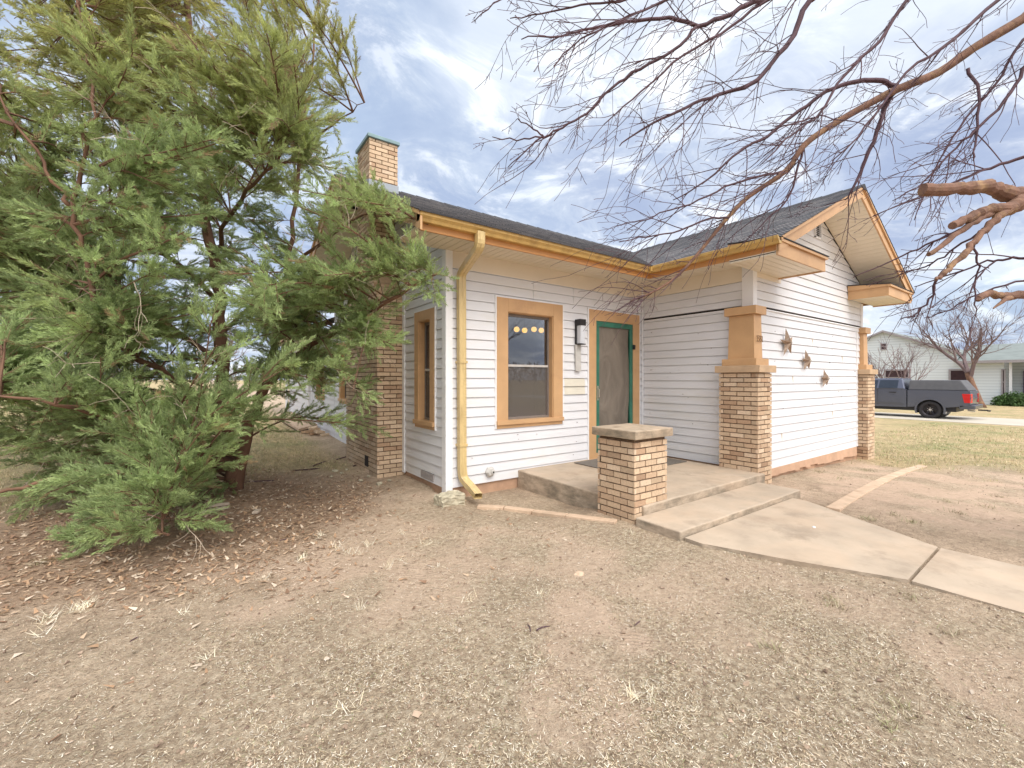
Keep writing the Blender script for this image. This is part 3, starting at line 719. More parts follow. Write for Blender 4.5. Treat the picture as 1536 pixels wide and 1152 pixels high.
mb=MB(); mb.box(d0-.01,d1+.01,YA+.06,YA+.1,.17,dz1+.05); mb.build('inner_door',M['dark'],house)
mb=MB(); mb.tube([(d0+.035,YA-.03,1.18),(d0+.035,YA-.065,1.20),(d0+.035,YA-.065,1.32),(d0+.035,YA-.03,1.34)],.008,8); mb.box(d0+.022,d0+.05,YA-.034,YA-.03,1.14,1.38); mb.build('door_handle',M['steel'],sd)
for z in (2.02,.5):
    mb=MB(); mb.box(d1-.01,d1+.045,YA-.05,YA-.034,z,z+.08); mb.build('door_hinge',M['black'],sd)
# gable vent, crawl vent
mb=MB(); xa,xb=GV[0]+XB,GV[1]+XB; za,zb=GV[2],GV[3]
mb.box(xa,xa+.025,YC-.04,YC,za,zb); mb.box(xb-.025,xb,YC-.04,YC,za,zb); mb.box(xa,xb,YC-.04,YC,zb-.025,zb+.001); mb.box(xa,xb,YC-.04,YC,za-.001,za+.025)
for k in range(7): z=za+.035+k*.034; mb.hexa([(xa+.025,YC-.035,z),(xb-.025,YC-.035,z),(xb-.025,YC-.0,z+.026),(xa+.025,YC-.0,z+.026),(xa+.025,YC-.035,z+.006),(xb-.025,YC-.035,z+.006),(xb-.025,YC,z+.032),(xa+.025,YC,z+.032)])
mb.build('gable_vent',M['whitetrim'],house); mb=MB(); mb.box(xa,xb,YC+.002,YC+.02,za,zb); mb.build('vent_backing',M['dark'],house)
mb=MB(); mb.box(XD-.03,XD-.012,5.40,5.80,.105,.20); mb.build('crawl_vent',M['vent'],house)
for i in range(9):
    pass

# ------------------------------------------------------------------ things on and by the house
L0=ony(866,492,YA)
lamp=thing('wall_lamp','outdoor wall lamp with black top and frosted shade left of the green door','lamp',(L0[0],YA-.02,2.35))
lx=L0[0]
mb=MB(); mb.box(lx-.075,lx+.055,YA-.14,YA-.02,2.34,2.44); mb.box(lx-.075,lx-.062,YA-.055,YA-.02,2.05,2.34); mb.box(lx-.062,lx+.055,YA-.14,YA-.02,2.04,2.055); mb.build('lamp_housing',M['black'],lamp,bevel=.003)
mb=MB(); mb.hexa([(lx-.055,YA-.125,2.06),(lx+.04,YA-.125,2.06),(lx+.04,YA-.03,2.06),(lx-.055,YA-.03,2.06),(lx-.058,YA-.135,2.34),(lx+.05,YA-.135,2.34),(lx+.05,YA-.03,2.34),(lx-.058,YA-.03,2.34)]); mb.build('lamp_shade',M['lampglass'],lamp)
mb=MB(); mb.hexa([(lx-.075,YA-.055,1.62),(lx+.035,YA-.055,1.62),(lx+.035,YA-.02,1.62),(lx-.075,YA-.02,1.62),(lx-.085,YA-.05,2.04),(lx+.03,YA-.05,2.04),(lx+.03,YA-.02,2.04),(lx-.085,YA-.02,2.04)])
tag(mb.build('wall_bracket',M['plastic'],bevel=.004),'pale empty bracket plate fixed on the siding just below the wall lamp','bracket')
# yellowed stain patches on the siding between window and door are part of its wear
# ceiling lamp seen inside
cl=thing('ceiling_lamp','lit four bulb ceiling lamp seen inside through the front window','lamp',(4.2,6.2,2.6))
pb=[ony(x,494+(i%2)*1.5,6.25) for i,x in enumerate((775,787,801,812))]
for p in pb:
    mb=MB(); mb.tube([(p[0],p[1],p[2]-.045),(p[0],p[1],p[2]-.03),(p[0],p[1],p[2]),(p[0],p[1],p[2]+.03),(p[0],p[1],p[2]+.045)],[.02,.042,.052,.042,.02],12); mb.build('bulb',M['bulb'],cl,smooth=True)
mb=MB(); mb.tube([(pb[0][0],6.25,2.66),(pb[3][0],6.25,2.66)],.012,6); mb.tube([((pb[1][0]+pb[2][0])/2,6.25,2.66),((pb[1][0]+pb[2][0])/2,6.25,3.09)],.012,6); mb.build('lamp_frame',M['steel'],cl)
# utility cover
u=ony(733,707,YA); mb=MB(); mb.tube([(u[0],YA-.02,u[2]),(u[0],YA-.05,u[2]),(u[0],YA-.075,u[2])],[.075,.072,.05],6); mb.cyl((u[0]+.02,YA-.07,u[2]),(u[0]+.02,YA-.09,u[2]),.03,12)
tc=thing('outdoor_outlet','grey round outlet cover low on the front siding beside the porch slab','outlet',(u[0],YA-.02,u[2])); mb.build('outlet_cover',M['plastic'],tc,bevel=.004)
mb=MB(); mb.cyl((u[0]+.02,YA-.088,u[2]),(u[0]+.02,YA-.096,u[2]),.012,10); mb.build('outlet_hole',M['black'],tc)
# stars
def star(px,py,r,label):
    c=ony(px,py,YC-.07); st=thing('metal_star',label,'wall ornament',tuple(c),'metal stars on the gable wall')
    mb=MB(); pts=[]; ang0=math.radians(90+8)
    for k in range(10):
        rr=r*1.12 if k%2==0 else r*.27; an=ang0+k*math.pi/5; pts.append(Vector((c[0]+rr*math.cos(an),c[1]+(.02 if k%2==0 else .03),c[2]+rr*math.sin(an))))
    f=Vector((c[0],c[1]-.055,c[2])); bk=Vector((c[0],c[1]+.03,c[2]))
    for k in range(10): mb.poly([f,pts[k],pts[(k+1)%10]]); mb.poly([bk,pts[(k+1)%10],pts[k]])
    mb.build('star_body',M['star'],st)
    mb=MB(); mb.cyl((c[0],c[1]-.06,c[2]),(c[0],YC-.01,c[2]),.014,10); mb.build('star_boss',M['steel'],st)
star(1182,514,.215,'largest metal star, uppermost of the three on the white gable wall')
star(1211,541,.17,'middle sized metal star, second of the three on the gable wall')
star(1238.5,568,.15,'smallest metal star, lowest and farthest right on the gable wall')
# porch slab and step
def rough_box(name,x0,x1,y0,y1,z0,z1,mat,amp=.006,bev=.012,parent=None,n=14):
    mb=MB(); R=random.Random(int(x0*100)+5)
    xs=np.linspace(x0,x1,n); fr=[R.uniform(-amp,amp) for _ in xs]; tz=[R.uniform(-amp*.5,amp*.5) for _ in xs]
    for i in range(n-1):
        a,b=xs[i],xs[i+1]; p=[(a,y0+fr[i],z0),(b,y0+fr[i+1],z0),(b,y1,z0),(a,y1,z0),(a,y0+fr[i],z1+tz[i]),(b,y0+fr[i+1],z1+tz[i+1]),(b,y1,z1),(a,y1,z1)]
        k=len(mb.v)
        mb.quad(p[4],p[5],p[6],p[7]); mb.quad(p[0],p[1],p[5],p[4]); mb.quad(p[2],p[3],p[7],p[6])
    mb.quad((x0,y0+fr[0],z0),(x0,y0+fr[0],z1+tz[0]),(x0,y1,z1),(x0,y1,z0)); mb.quad((x1,y0+fr[-1],z0),(x1,y1,z0),(x1,y1,z1),(x1,y0+fr[-1],z1+tz[-1]))
    o=mb.build(name,mat,parent)
    wl=o.modifiers.new('weld','WELD'); wl.merge_threshold=.0005
    b=o.modifiers.new('bevel','BEVEL'); b.width=bev; b.segments=3; b.limit_method='ANGLE'; b.angle_limit=math.radians(50)
    return o
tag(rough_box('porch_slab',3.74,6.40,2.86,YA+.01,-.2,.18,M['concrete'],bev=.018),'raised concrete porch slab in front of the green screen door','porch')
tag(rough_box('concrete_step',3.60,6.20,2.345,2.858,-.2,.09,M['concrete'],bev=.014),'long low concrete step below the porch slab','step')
# brick pillar
pl=thing('brick_pillar','short tan brick pillar with stained concrete cap at the porch corner','pillar',(3.9,3.1,0))
mb=MB(); bricks(mb,3.62,4.17,2.885,3.39,-.02,.862,'SNWE',bl=.19,seed=77,jit=.004); pbk=mb.build('pillar_brick',M['brick'],pl)
mb=MB(); mb.box(3.636,4.154,2.901,3.374,-.15,.86); mb.build('pillar_mortar',M['mortar'],pbk)
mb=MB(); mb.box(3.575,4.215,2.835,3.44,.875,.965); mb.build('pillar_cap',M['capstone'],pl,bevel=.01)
# door mat
a=(4.75,6.05); mb=MB(); mb.box(4.75,6.28,3.98,4.95,.183,.195); tag(mb.build('door_mat',M['mat'],bevel=.004),'flat grey door mat on the porch slab in front of the screen door','mat')
# splash block
import bmesh
def noisy_box(name,c,dims,rz,mat,seed,amp=.012):
    R=random.Random(seed); bm=bmesh.new(); bmesh.ops.create_cube(bm,size=1); bmesh.ops.subdivide_edges(bm,edges=bm.edges[:],cuts=5,use_grid_fill=True)
    for v in bm.verts:
        q=Vector((v.co.x*dims[0],v.co.y*dims[1],v.co.z*dims[2])); e=sum(abs(abs(t)-.5)<1e-4 for t in v.co)
        q*=(1-.035*max(0,e-1)); v.co=q+Vector((R.gauss(0,amp),R.gauss(0,amp),R.gauss(0,amp*.8)))*.6
    me=bpy.data.meshes.new(name); bm.to_mesh(me); bm.free(); me.materials.append(mat); o=bpy.data.objects.new(name,me); COL.objects.link(o); o.location=c; o.rotation_euler=(.03,0,rz); return o
c=onz(677,757,0)
tag(noisy_box('splash_stone',(c[0],c[1]+.04,.045),(.33,.2,.16),.12,M['stone'],3),'weathered pale stone block under the corner downspout outlet','stone')

# walkway: two slabs
mb=MB()
def slabq(pts,z0,z1,mb):
    n=len(pts); mb.poly([(p[0],p[1],z1+gz(p[0],p[1])) for p in pts])
    for i in range(n):
        p,q=pts[i],pts[(i+1)%n]; mb.quad((p[0],p[1],z0),(q[0],q[1],z0),(q[0],q[1],z1+gz(q[0],q[1])),(p[0],p[1],z1+gz(p[0],p[1])))
slabq([(3.64,2.30),(3.66,2.10),(3.80,1.75),(4.21,.90),(5.24,.91),(5.92,2.12),(5.93,2.33)][::-1] if False else [(3.64,2.33),(3.64,2.16),(3.9,1.52),(4.205,.892),(5.235,.912),(5.93,2.18),(5.93,2.33)],-.1,.032,mb)
slabq([(4.21,.872),(4.21,-6),(5.245,-6),(5.24,.892)],-.1,.028,mb)
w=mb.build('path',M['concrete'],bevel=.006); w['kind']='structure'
# concrete edging strips
def edging(pts,wd,ht,label,group=None,gaps=()):
    """pts list of px on the ground centre line"""
    P_=[]
    for (x,y) in pts:
        z=0
        for _ in range(4): q=onz(x,y,z); z=float(gz(q[0],q[1]))
        P_.append(Vector((q[0],q[1],z)))
    mb=MB(); n=len(P_); sd=[]
    for i,p in enumerate(P_):
        t=(P_[min(i+1,n-1)]-P_[max(i-1,0)]); t.z=0; t.normalize(); sd.append(Vector((-t.y,t.x,0))*wd/2)
    for i in range(n-1):
        a,b=P_[i],P_[i+1]; d=(b-a).normalized()*.006; a2=a+d; b2=b-d
        h=Vector((0,0,ht)); l=Vector((0,0,-.12))
        mb.hexa([a2-sd[i]+l,b2-sd[i+1]+l,b2+sd[i+1]+l,a2+sd[i]+l,a2-sd[i]*.9+h,b2-sd[i+1]*.9+h,b2+sd[i+1]*.9+h,a2+sd[i]*.9+h])
    return tag(mb.build('garden_edging',M['edging'],bevel=.006),label,'edging',group)
edging([(716,762),(757,764),(800,770),(850,776),(925,786)],.11,.035,'narrow concrete edging strip between the downspout and the brick pillar')
edging([(1249,764),(1290,739),(1330,718),(1360,706),(1384,699)],.15,.015,'pale concrete edging strip crossing the bare soil right of the steps')
# side pad, brick pile, small rocks
pz=.27
def gp(x,y,z0=0):
    z=z0
    for _ in range(6): q=onz(x,y,z); z=float(gz(q[0],q[1]))
    return q
mb=MB(); P4=[gp(x,y) for x,y in ((448,650),(480,641),(436,622),(412,627))]
mb.prism([(p[0],p[1],p[2]+.05) for p in P4][::-1],(0,0,.06)); tag(mb.build('concrete_pad',M['edging'],bevel=.01),'flat concrete pad on the grass beside the side wall','pad')
R=random.Random(9); bc=gp(478,652)
bp_=[]
for i in range(13):
    lay=0 if i<7 else (1 if i<11 else 2); ang=R.uniform(-.4,.4)+(0 if R.random()<.7 else 1.57)
    x=bc[0]-.05+R.uniform(-.25,.25)*(1-.3*lay); y=bc[1]+R.uniform(-.5,.5)*(1-.35*lay); z=float(gz(x,y))+.035+lay*.06
    mb=MB(); mb.box(-.1,.1,-.045,.045,-.03,.03,brick_tint()); o=mb.build('loose_brick',M['brick'],bevel=.003); o.location=(x,y,z); o.rotation_euler=(R.uniform(-.12,.12),R.uniform(-.12,.12),ang)
    tag(o,'loose tan brick in the tumbled pile by the side wall','brick','loose bricks piled by the side wall')
def rock(name,p,s,label,grp,seed,mat='stone'):
    R=random.Random(seed); import bmesh
    bm=bmesh.new(); bmesh.ops.create_icosphere(bm,subdivisions=2,radius=1)
    for v in bm.verts:
        k=1+R.uniform(-.22,.22); v.co=Vector((v.co.x*s*k,v.co.y*s*.8*k,v.co.z*s*.5*k))
    me=bpy.data.meshes.new(name); bm.to_mesh(me); bm.free(); me.materials.append(M[mat]); o=bpy.data.objects.new(name,me); COL.objects.link(o); o.location=p; o.rotation_euler=(0,0,R.uniform(0,3)); tag(o,label,'rock',grp); return o
for i,(x,y,s) in enumerate(((503,708,.05),(512,711,.035),(520,706,.04),(541,722,.035),(553,716,.03),(569,727,.05),(584,722,.03),(497,716,.03))):
    q=gp(x,y); rock('small_rock',(q[0],q[1],q[2]+.015),s,'small pale rock on the soil at the foot of the chimney','small rocks by the chimney foot',i)
q=gp(868,861); rock('flat_stone',(q[0],q[1],q[2]-.005),.05,'flat round pale stone lying in the bare soil below the pillar','',41,'edging')
q=gp(1221,796); rock('pale_pebble',(q[0],q[1],q[2]+.035),.018,'tiny white pebble alone on the tan walkway slab','',42,'whitetrim')
for i,(x,y,l,an,lab) in enumerate(((320,768,.30,.5,'longer pale wood offcut lying under the cedar'),(385,770,.12,1.2,'short pale wood offcut right of the cedar stem'),(327,760,.22,.2,'upper pale wood offcut lying behind the longer one'))):
    q=gp(x,y); mb=MB(); mb.box(-l/2,l/2,-.03,.03,-.012,.015); o=mb.build('wood_offcut',M['wood'],bevel=.003); o.location=(q[0],q[1],q[2]+.02); o.rotation_euler=(0,.05,an); tag(o,lab,'wood scrap')

# ------------------------------------------------------------------ sky and light
w=bpy.data.worlds.new('World'); scene.world=w; w.use_nodes=True; nt=w.node_tree; nt.nodes.clear()
out=N(nt,'ShaderNodeOutputWorld'); bg=N(nt,'ShaderNodeBackground'); bg.inputs[1].default_value=.1; nt.links.new(bg.outputs[0],out.inputs[0])
SUN_EL,SUN_AZ=math.radians(52),math.radians(-98)   # azimuth in the XY plane, from +X
sky=N(nt,'ShaderNodeTexSky',sky_type='NISHITA'); sky.sun_disc=False; sky.sun_elevation=SUN_EL; sky.sun_rotation=math.pi/2-SUN_AZ; sky.air_density=1.2; sky.dust_density=2
tc_=N(nt,'ShaderNodeTexCoord').outputs['Generated']
sp=N(nt,'ShaderNodeSeparateXYZ'); nt.links.new(tc_,sp.inputs[0])
zc=mth(nt,'ADD',mth(nt,'MAXIMUM',sp.outputs[2],0.0),.22)
cb=N(nt,'ShaderNodeCombineXYZ'); nt.links.new(mth(nt,'DIVIDE',sp.outputs[0],zc),cb.inputs[0]); nt.links.new(mth(nt,'DIVIDE',sp.outputs[1],zc),cb.inputs[1])
mp=N(nt,'ShaderNodeMapping'); mp.inputs['Rotation'].default_value=(0,0,.5); mp.inputs['Scale'].default_value=(1,1.25,1); mp.inputs['Location'].default_value=(3.1,1.7,0); nt.links.new(cb.outputs[0],mp.inputs['Vector']); cv=mp.outputs[0]
n1=noise(nt,cv,.9,7,.55,.4); n2=noise(nt,cv,2.7,9,.64,.6); n3=noise(nt,cv,.5,3,.5)
cl1=ramp(nt,n2,[(.34,(2.3,2.8,4.0)),(.47,(2.9,3.4,4.5)),(.54,(4.2,4.6,5.3)),(.61,(7.8,7.9,7.9))])
cl2=ramp(nt,n1,[(.38,(2.3,2.75,4.0)),(.50,(3.4,3.9,4.9)),(.60,(7.0,7.2,7.4))])
cm=mix(nt,.5,cl1,cl2)
blue=mix(nt,.5,sky.outputs[0],(2.5,3.9,5.3))
cov=ramp(nt,n3,[(.3,(0,0,0)),(.55,(1,1,1))])
fin=mix(nt,mth(nt,'MULTIPLY_ADD',cov,.35,.60),blue,cm)
dn=N(nt,'ShaderNodeVectorMath',operation='NORMALIZE'); nt.links.new(tc_,dn.inputs[0]); dt=N(nt,'ShaderNodeVectorMath',operation='DOT_PRODUCT'); nt.links.new(dn.outputs[0],dt.inputs[0])
dt.inputs[1].default_value=(math.cos(SUN_EL)*math.cos(SUN_AZ),math.cos(SUN_EL)*math.sin(SUN_AZ),math.sin(SUN_EL))
gl_=mth(nt,'POWER',mth(nt,'MAXIMUM',dt.outputs['Value'],0.0),3.0)   # glow added round the sun, out of view, to brighten the walls
fin=mix(nt,gl_,fin,(17,16.6,16.2))
nt.links.new(fin,bg.inputs[0])
sl=bpy.data.lights.new('sun','SUN'); sl.energy=1.35; sl.angle=math.radians(38); sl.color=(1,.96,.9); so=bpy.data.objects.new('sun',sl); COL.objects.link(so)
dv=Vector((math.cos(SUN_EL)*math.cos(SUN_AZ),math.cos(SUN_EL)*math.sin(SUN_AZ),math.sin(SUN_EL))); so.rotation_euler=dv.to_track_quat('Z','Y').to_euler(); so.location=(0,0,20)
scene.view_settings.view_transform='Standard'; scene.view_settings.look='None'; scene.view_settings.gamma=1; scene.view_settings.exposure=.9
#PART2
# ------------------------------------------------------------------ scattered ground cover (stuff)
def blocked(x,y):
    b=(x>2.35)&(y>4.95)
    b|=(x>2.15)&(y>6.4)
    b|=(x>3.58)&(x<6.85)&(y>2.33)&(y<5.2)
    b|=(x>6.3)&(x<11.45)&(y>3.05)
    t=np.clip((y-.9)/1.3,0,1); xl=4.21-.57*t; xr=5.24+.69*t
    b|=(y<=2.35)&(x>xl)&(x<xr)
    b|=(x>10.95)&(x<11.45)&(y>2.9)&(y<3.6)
    b|=(x>26.5)&(x<33)
    return b
def strips(x,y,length,width,tilt,yaw,lift,curl=.0):
    """bent two-quad-wide slivers as single quads (N,4,3)"""
    z=ground_z(x,y)+lift
    dx=np.cos(yaw)*np.cos(tilt)*length; dy=np.sin(yaw)*np.cos(tilt)*length; dz=np.sin(tilt)*length
    px_=-np.sin(yaw)*width/2; py_=np.cos(yaw)*width/2; roll=rng.uniform(-.5,.5,len(x))*width
    A=np.stack([x-px_,y-py_,z-roll/2],-1); B=np.stack([x+px_,y+py_,z+roll/2],-1)
    C=np.stack([x+dx+px_*.3,y+dy+py_*.3,z+dz],-1); D=np.stack([x+dx-px_*.3,y+dy-py_*.3,z+dz],-1)
    return np.stack([A,B,C,D],1)
def pick(cols,p,n,j=.15):
    c=np.array(cols)[rng.choice(len(cols),n,p=p)]; return np.clip(c*rng.uniform(1-j,1+j,(n,1)),0,1)
def straw():
    xs=[];ys=[]
    n=230000; xs.append(rng.uniform(-3.5,13,n)); ys.append(rng.uniform(-2,7.5,n))
    n=330000; r=rng.uniform(.9,4.5,n); a=rng.uniform(YAW-1.05,YAW+1.05,n); xs.append(r*np.cos(a)); ys.append(r*np.sin(a))
    x=np.concatenate(xs); y=np.concatenate(ys)
    m=litter_mask(x,y); cl=sstep(.42,.62,fbm(x,y,5,3,51)); pr=.06+.95*m*(.25+.75*cl); pr*=1-.85*sand_mask(x,y); pr*=1-.7*lawn_mask(x,y); pr*=1-.5*leaf_mask(x,y)
    k=(rng.random(len(x))<pr)&~blocked(x,y); x=x[k]; y=y[k]; n=len(x)
    L=rng.gamma(2.2,.0042,n)+.004; W=rng.uniform(.0012,.0038,n); ti=rng.uniform(-.05,.35,n)
    V=strips(x,y,L,W,ti,rng.uniform(0,6.283,n),rng.uniform(.001,.007,n))
    c=pick([(.64,.52,.36),(.78,.69,.54),(.38,.28,.18),(.17,.11,.07),(.33,.33,.18),(.88,.82,.70)],[.24,.2,.17,.24,.06,.09],n)
    o=raw_mesh('dry_grass_clippings',V,4,M['straw'],c); tag(o,'dry straw coloured grass clippings strewn over the bare front yard','grass clippings'); o['kind']='stuff'
straw()
def leaves():
    n=26000; x=rng.uniform(-3.6,3.0,n); y=rng.uniform(2.6,8.5,n)
    k=(rng.random(n)<np.clip(leaf_mask(x,y)*1.0+.05,0,1))&~blocked(x,y); x=x[k];y=y[k]; n=len(x)
    L=rng.uniform(.02,.055,n); V=strips(x,y,L,L*rng.uniform(.3,.6,n),rng.uniform(-.1,.5,n),rng.uniform(0,6.283,n),rng.uniform(.003,.012,n))
    c=pick([(.40,.255,.155),(.27,.165,.105),(.52,.38,.26),(.64,.52,.40)],[.35,.27,.23,.15],n)
    o=raw_mesh('leaf_litter',V,4,M['leaf'],c); tag(o,'brown leaf litter covering the soil beneath the cedar','leaf litter'); o['kind']='stuff'
leaves()
def clods():
    n=9000; x=rng.uniform(-3,13,n); y=rng.uniform(-1.5,7,n); r=rng.uniform(1,4.5,9000); a=rng.uniform(YAW-1.05,YAW+1.05,9000); x=np.r_[x,r*np.cos(a)]; y=np.r_[y,r*np.sin(a)]
    k=~blocked(x,y); x=x[k];y=y[k]; n=len(x); sz=rng.gamma(1.5,.0024,n)+.002; z=ground_z(x,y)+sz*.3
    ax=np.array([[1,0,0],[0,1,0],[-1,0,0],[0,-1,0],[0,0,1],[0,0,-1]],float)
    q=(ax[None]+rng.normal(size=(n,6,3))*.3)*sz[:,None,None]*.75; q[:,:,2]*=.7; q+=np.stack([x,y,z],-1)[:,None,:]
    tri=[(0,1,4),(1,2,4),(2,3,4),(3,0,4),(1,0,5),(2,1,5),(3,2,5),(0,3,5)]
    V=np.concatenate([q[:,list(t)] for t in tri]); c=pick([(.46,.34,.25),(.34,.25,.18),(.60,.5,.4),(.27,.19,.14)],[.4,.3,.15,.15],n)
    o=raw_mesh('soil_crumbs',V,3,M['leaf'],np.tile(c,(8,1))); tag(o,'small crumbs of soil and grit scattered across the bare yard','grit'); o['kind']='stuff'
clods()
def lawn():
    n=330000; u=rng.random(n); 
    r=3.5*(26/3.5)**u; a=rng.uniform(YAW-1.15,YAW+1.0,n); x=r*np.cos(a); y=r*np.sin(a)
    k=(rng.random(n)<lawn_mask(x,y)*.9*(.45+.55*sstep(.38,.6,fbm(x,y,1.7,4,61))))&~blocked(x,y); x=x[k];y=y[k]; n=len(x); d=np.hypot(x,y)
    L=rng.uniform(.02,.055,n); W=.0025+.0006*d
    V=strips(x,y,L*(1+.02*d),W,rng.uniform(.2,1.1,n),rng.uniform(0,6.283,n),np.zeros(n))
    g=sstep(.42,.62,fbm(x,y,.55,4,71))
    c=pick([(.56,.44,.26),(.66,.55,.36),(.42,.34,.19),(.34,.34,.16),(.24,.30,.11)],[.36,.22,.2,.14,.08],n)
    cg=pick([(.28,.33,.13),(.40,.38,.19),(.22,.28,.10)],[.4,.4,.2],n); sel=(rng.random(n)<g*.33)[:,None]; c=np.where(sel,cg,c)
    o=raw_mesh('lawn_grass',V,4,M['straw'],c); tag(o,'short winter lawn of straw and pale green grass','grass'); o['kind']='stuff'
lawn()
def tufts():
    C=[]
    for (x,y,s,nn) in ((120,915,.10,90),(75,930,.08,50),(60,955,.07,30),(505,822,.09,40),(530,830,.1,45),(552,818,.07,30),(480,805,.06,22),(640,815,.06,25),(600,840,.05,18),(655,850,.06,20),(310,985,.05,22),(275,920,.06,20),(452,843,.05,40),(810,893,.05,18),(945,800,.06,20),(948,1048,.05,24),(975,1040,.04,15),(520,1065,.05,20),(700,900,.06,24),(395,870,.05,20),(540,915,.05,20),(1105,830,.04,14),(600,800,.06,18),(580,850,.06,20)):
        q=onz(x,y,0); C.append((q[0],q[1],s,nn,0))
    for (x,y,s,nn) in ((1305,782,.12,90),(1370,787,.1,80),(1340,776,.06,30),(1440,770,.1,60),(1480,758,.1,60),(1500,740,.1,50),(1420,750,.1,50),(1300,700,.14,80),(1330,690,.16,90),(1260,715,.14,70),(1230,705,.1,50),(1365,905,.08,40),(1240,905,.08,40),(1255,918,.07,36),(1350,1075,.08,50),(1160,985,.08,40),(1420,960,.07,30),(455,842,.05,30),(60,852,.1,60),(1330,1100,.06,40)):
        q=onz(x,y,-.03); C.append((q[0],q[1],s,nn,1))
    X=[];Y=[];G=[]
    for x,y,s,nn,g in C: X.append(x+rng.normal(0,s*.45,nn)); Y.append(y+rng.normal(0,s*.45,nn)); G.append(np.full(nn,g))
    x=np.concatenate(X);y=np.concatenate(Y);g=np.concatenate(G); k=~blocked(x,y); x=x[k];y=y[k];g=g[k]; n=len(x)
    V=strips(x,y,rng.uniform(.025,.075,n),rng.uniform(.002,.005,n),rng.uniform(.1,1.0,n),rng.uniform(0,6.283,n),np.zeros(n))
    c0=pick([(.85,.78,.60),(.75,.64,.44),(.9,.85,.72)],[.5,.3,.2],n); c1=pick([(.26,.22,.12),(.36,.35,.19),(.18,.13,.08),(.5,.44,.3)],[.3,.3,.2,.2],n)
    o=raw_mesh('grass_tufts',V,4,M['straw'],np.where((g>0)[:,None],c1,c0)); tag(o,'small pale and greenish grass tufts dotted over the bare soil','grass tufts'); o['kind']='stuff'
tufts()
def sticks():
    mb=MB(); R=random.Random(4)
    for (x,y,l,a) in ((440,707,.5,.3),(470,700,.45,1.2),(505,690,.4,.8),(410,722,.5,2.9),(530,700,.3,.5),(795,950,.1,.8),(805,948,.12,.5),(960,935,.07,2.5),(420,812,.08,.3),(195,965,.05,.2)):
        q=gp(x,y); P_=[]; p=Vector((q[0],q[1],q[2]+.01)); d=Vector((math.cos(a),math.sin(a),0))
        for i in range(5): P_.append(tuple(p)); d=(d+Vector((R.uniform(-.4,.4),R.uniform(-.4,.4),R.uniform(-.05,.08)))).normalized(); p=p+d*l/5; p.z=max(p.z,float(ground_z(p.x,p.y))+.004)
        mb.tube(P_,[.008*l/.4+.002]*4+[.002],5)
    o=mb.build('fallen_twigs',M['twig']); o['kind']='stuff'; tag(o,'fallen dry twigs lying on the soil near the chimney','twigs')
sticks()

# ------------------------------------------------------------------ bare trees
def rot_dir(d,spread,R):
    a=d.orthogonal().normalized(); b=d.cross(a); t=R.uniform(0,6.283); return (d*math.cos(spread)+(a*math.cos(t)+b*math.sin(t))*math.sin(spread)).normalized()
def grow(mb,p,d,L,r,lvl,R,maxl,bias,gnarl=.25,sides=(6,5,4,3,3),kids=(5,6,4,3),ratio=.6,r_end=.35,spr=(.35,.9),rmin=.002):
    n=max(3,int(5+2*(maxl-lvl))); P_=[Vector(p)]; D=[Vector(d)]; d=Vector(d)
    for i in range(n):
        d=(d+Vector((R.gauss(0,gnarl),R.gauss(0,gnarl),R.gauss(0,gnarl)))*.5+bias*.08).normalized(); P_.append(P_[-1]+d*L/n); D.append(d.copy())
    mb.tube(P_,[max(rmin,r*(1-(1-r_end)*i/n)) for i in range(n+1)],sides[min(lvl,len(sides)-1)],cap=lvl==0)
    if lvl<maxl:
        k=kids[min(lvl,len(kids)-1)]
        for j in range(k):
            f=R.uniform(.25,1.0) if j else 1.0; i=min(n,max(1,int(f*n))); rr=max(rmin,r*(1-(1-r_end)*i/n)*R.uniform(.5,.8))
            grow(mb,P_[i],rot_dir(D[i],R.uniform(*spr) if j else R.uniform(.05,.3),R),L*ratio*R.uniform(.7,1.2),rr,lvl+1,R,maxl,bias,gnarl,sides,kids,ratio,r_end,spr,rmin)
def smooth(P_,k=4):
    P_=[Vector(p) for p in P_]; out=[]
    for i in range(len(P_)-1):
        p0=P_[max(i-1,0)];p1=P_[i];p2=P_[i+1];p3=P_[min(i+2,len(P_)-1)]
        for j in range(k):
            t=j/k; out.append(.5*((2*p1)+(p2-p0)*t+(2*p0-5*p1+4*p2-p3)*t*t+(3*p1-p0-3*p2+p3)*t**3))
    out.append(P_[-1]); return out
# overhanging tree in the right of the yard
tree=thing('bare_tree','large bare tree whose leafless limbs hang over the yard from the right','tree',(6.6,-.3,-.02))
R=random.Random(5)
T0=[(6.6,-.3,-.1),(6.58,-.3,.6),(6.5,-.26,1.5),(6.45,-.22,2.3),(6.5,-.1,3.1),(6.7,.05,3.9)]
def tube_obj(name,pts,r0,r1,mat,parent,sides=8,wob=0,k=4,rad=None,cap=True):
    Q=smooth(pts,k); n=len(Q); mb=MB(); rr=rad or [r0+(r1-r0)*i/(n-1) for i in range(n)]
    if wob: rr=[x*(1+R.uniform(-wob,wob)) for x in rr]
    mb.tube(Q,rr,sides,cap); return mb.build(name,mat,parent,smooth=True),Q,rr
tube_obj('trunk',T0,.24,.13,M['bark'],tree,12,.06)
pxl=lambda L,d0,d1:[tuple(at(x,y,d0+(d1-d0)*i/(len(L)-1))) for i,(x,y) in enumerate(L)]
limbs=[]
main=[(6.68,.0,3.7),(6.9,.25,4.4)]+pxl([(1575,0),(1536,27),(1462,71),(1407,109),(1348,133),(1299,158),(1244,190),(1206,218),(1179,256),(1124,294),(1092,326),(1054,372),(1015,415),(975,440),(945,452)],4.6,4.4)
o,Q,rr=tube_obj('limb',main,.055,.004,M['bark'],tree,9,.05,3); 
nQ=len(Q); rr=[.052*(1-i/nQ)**.9+.004 for i in range(nQ)]
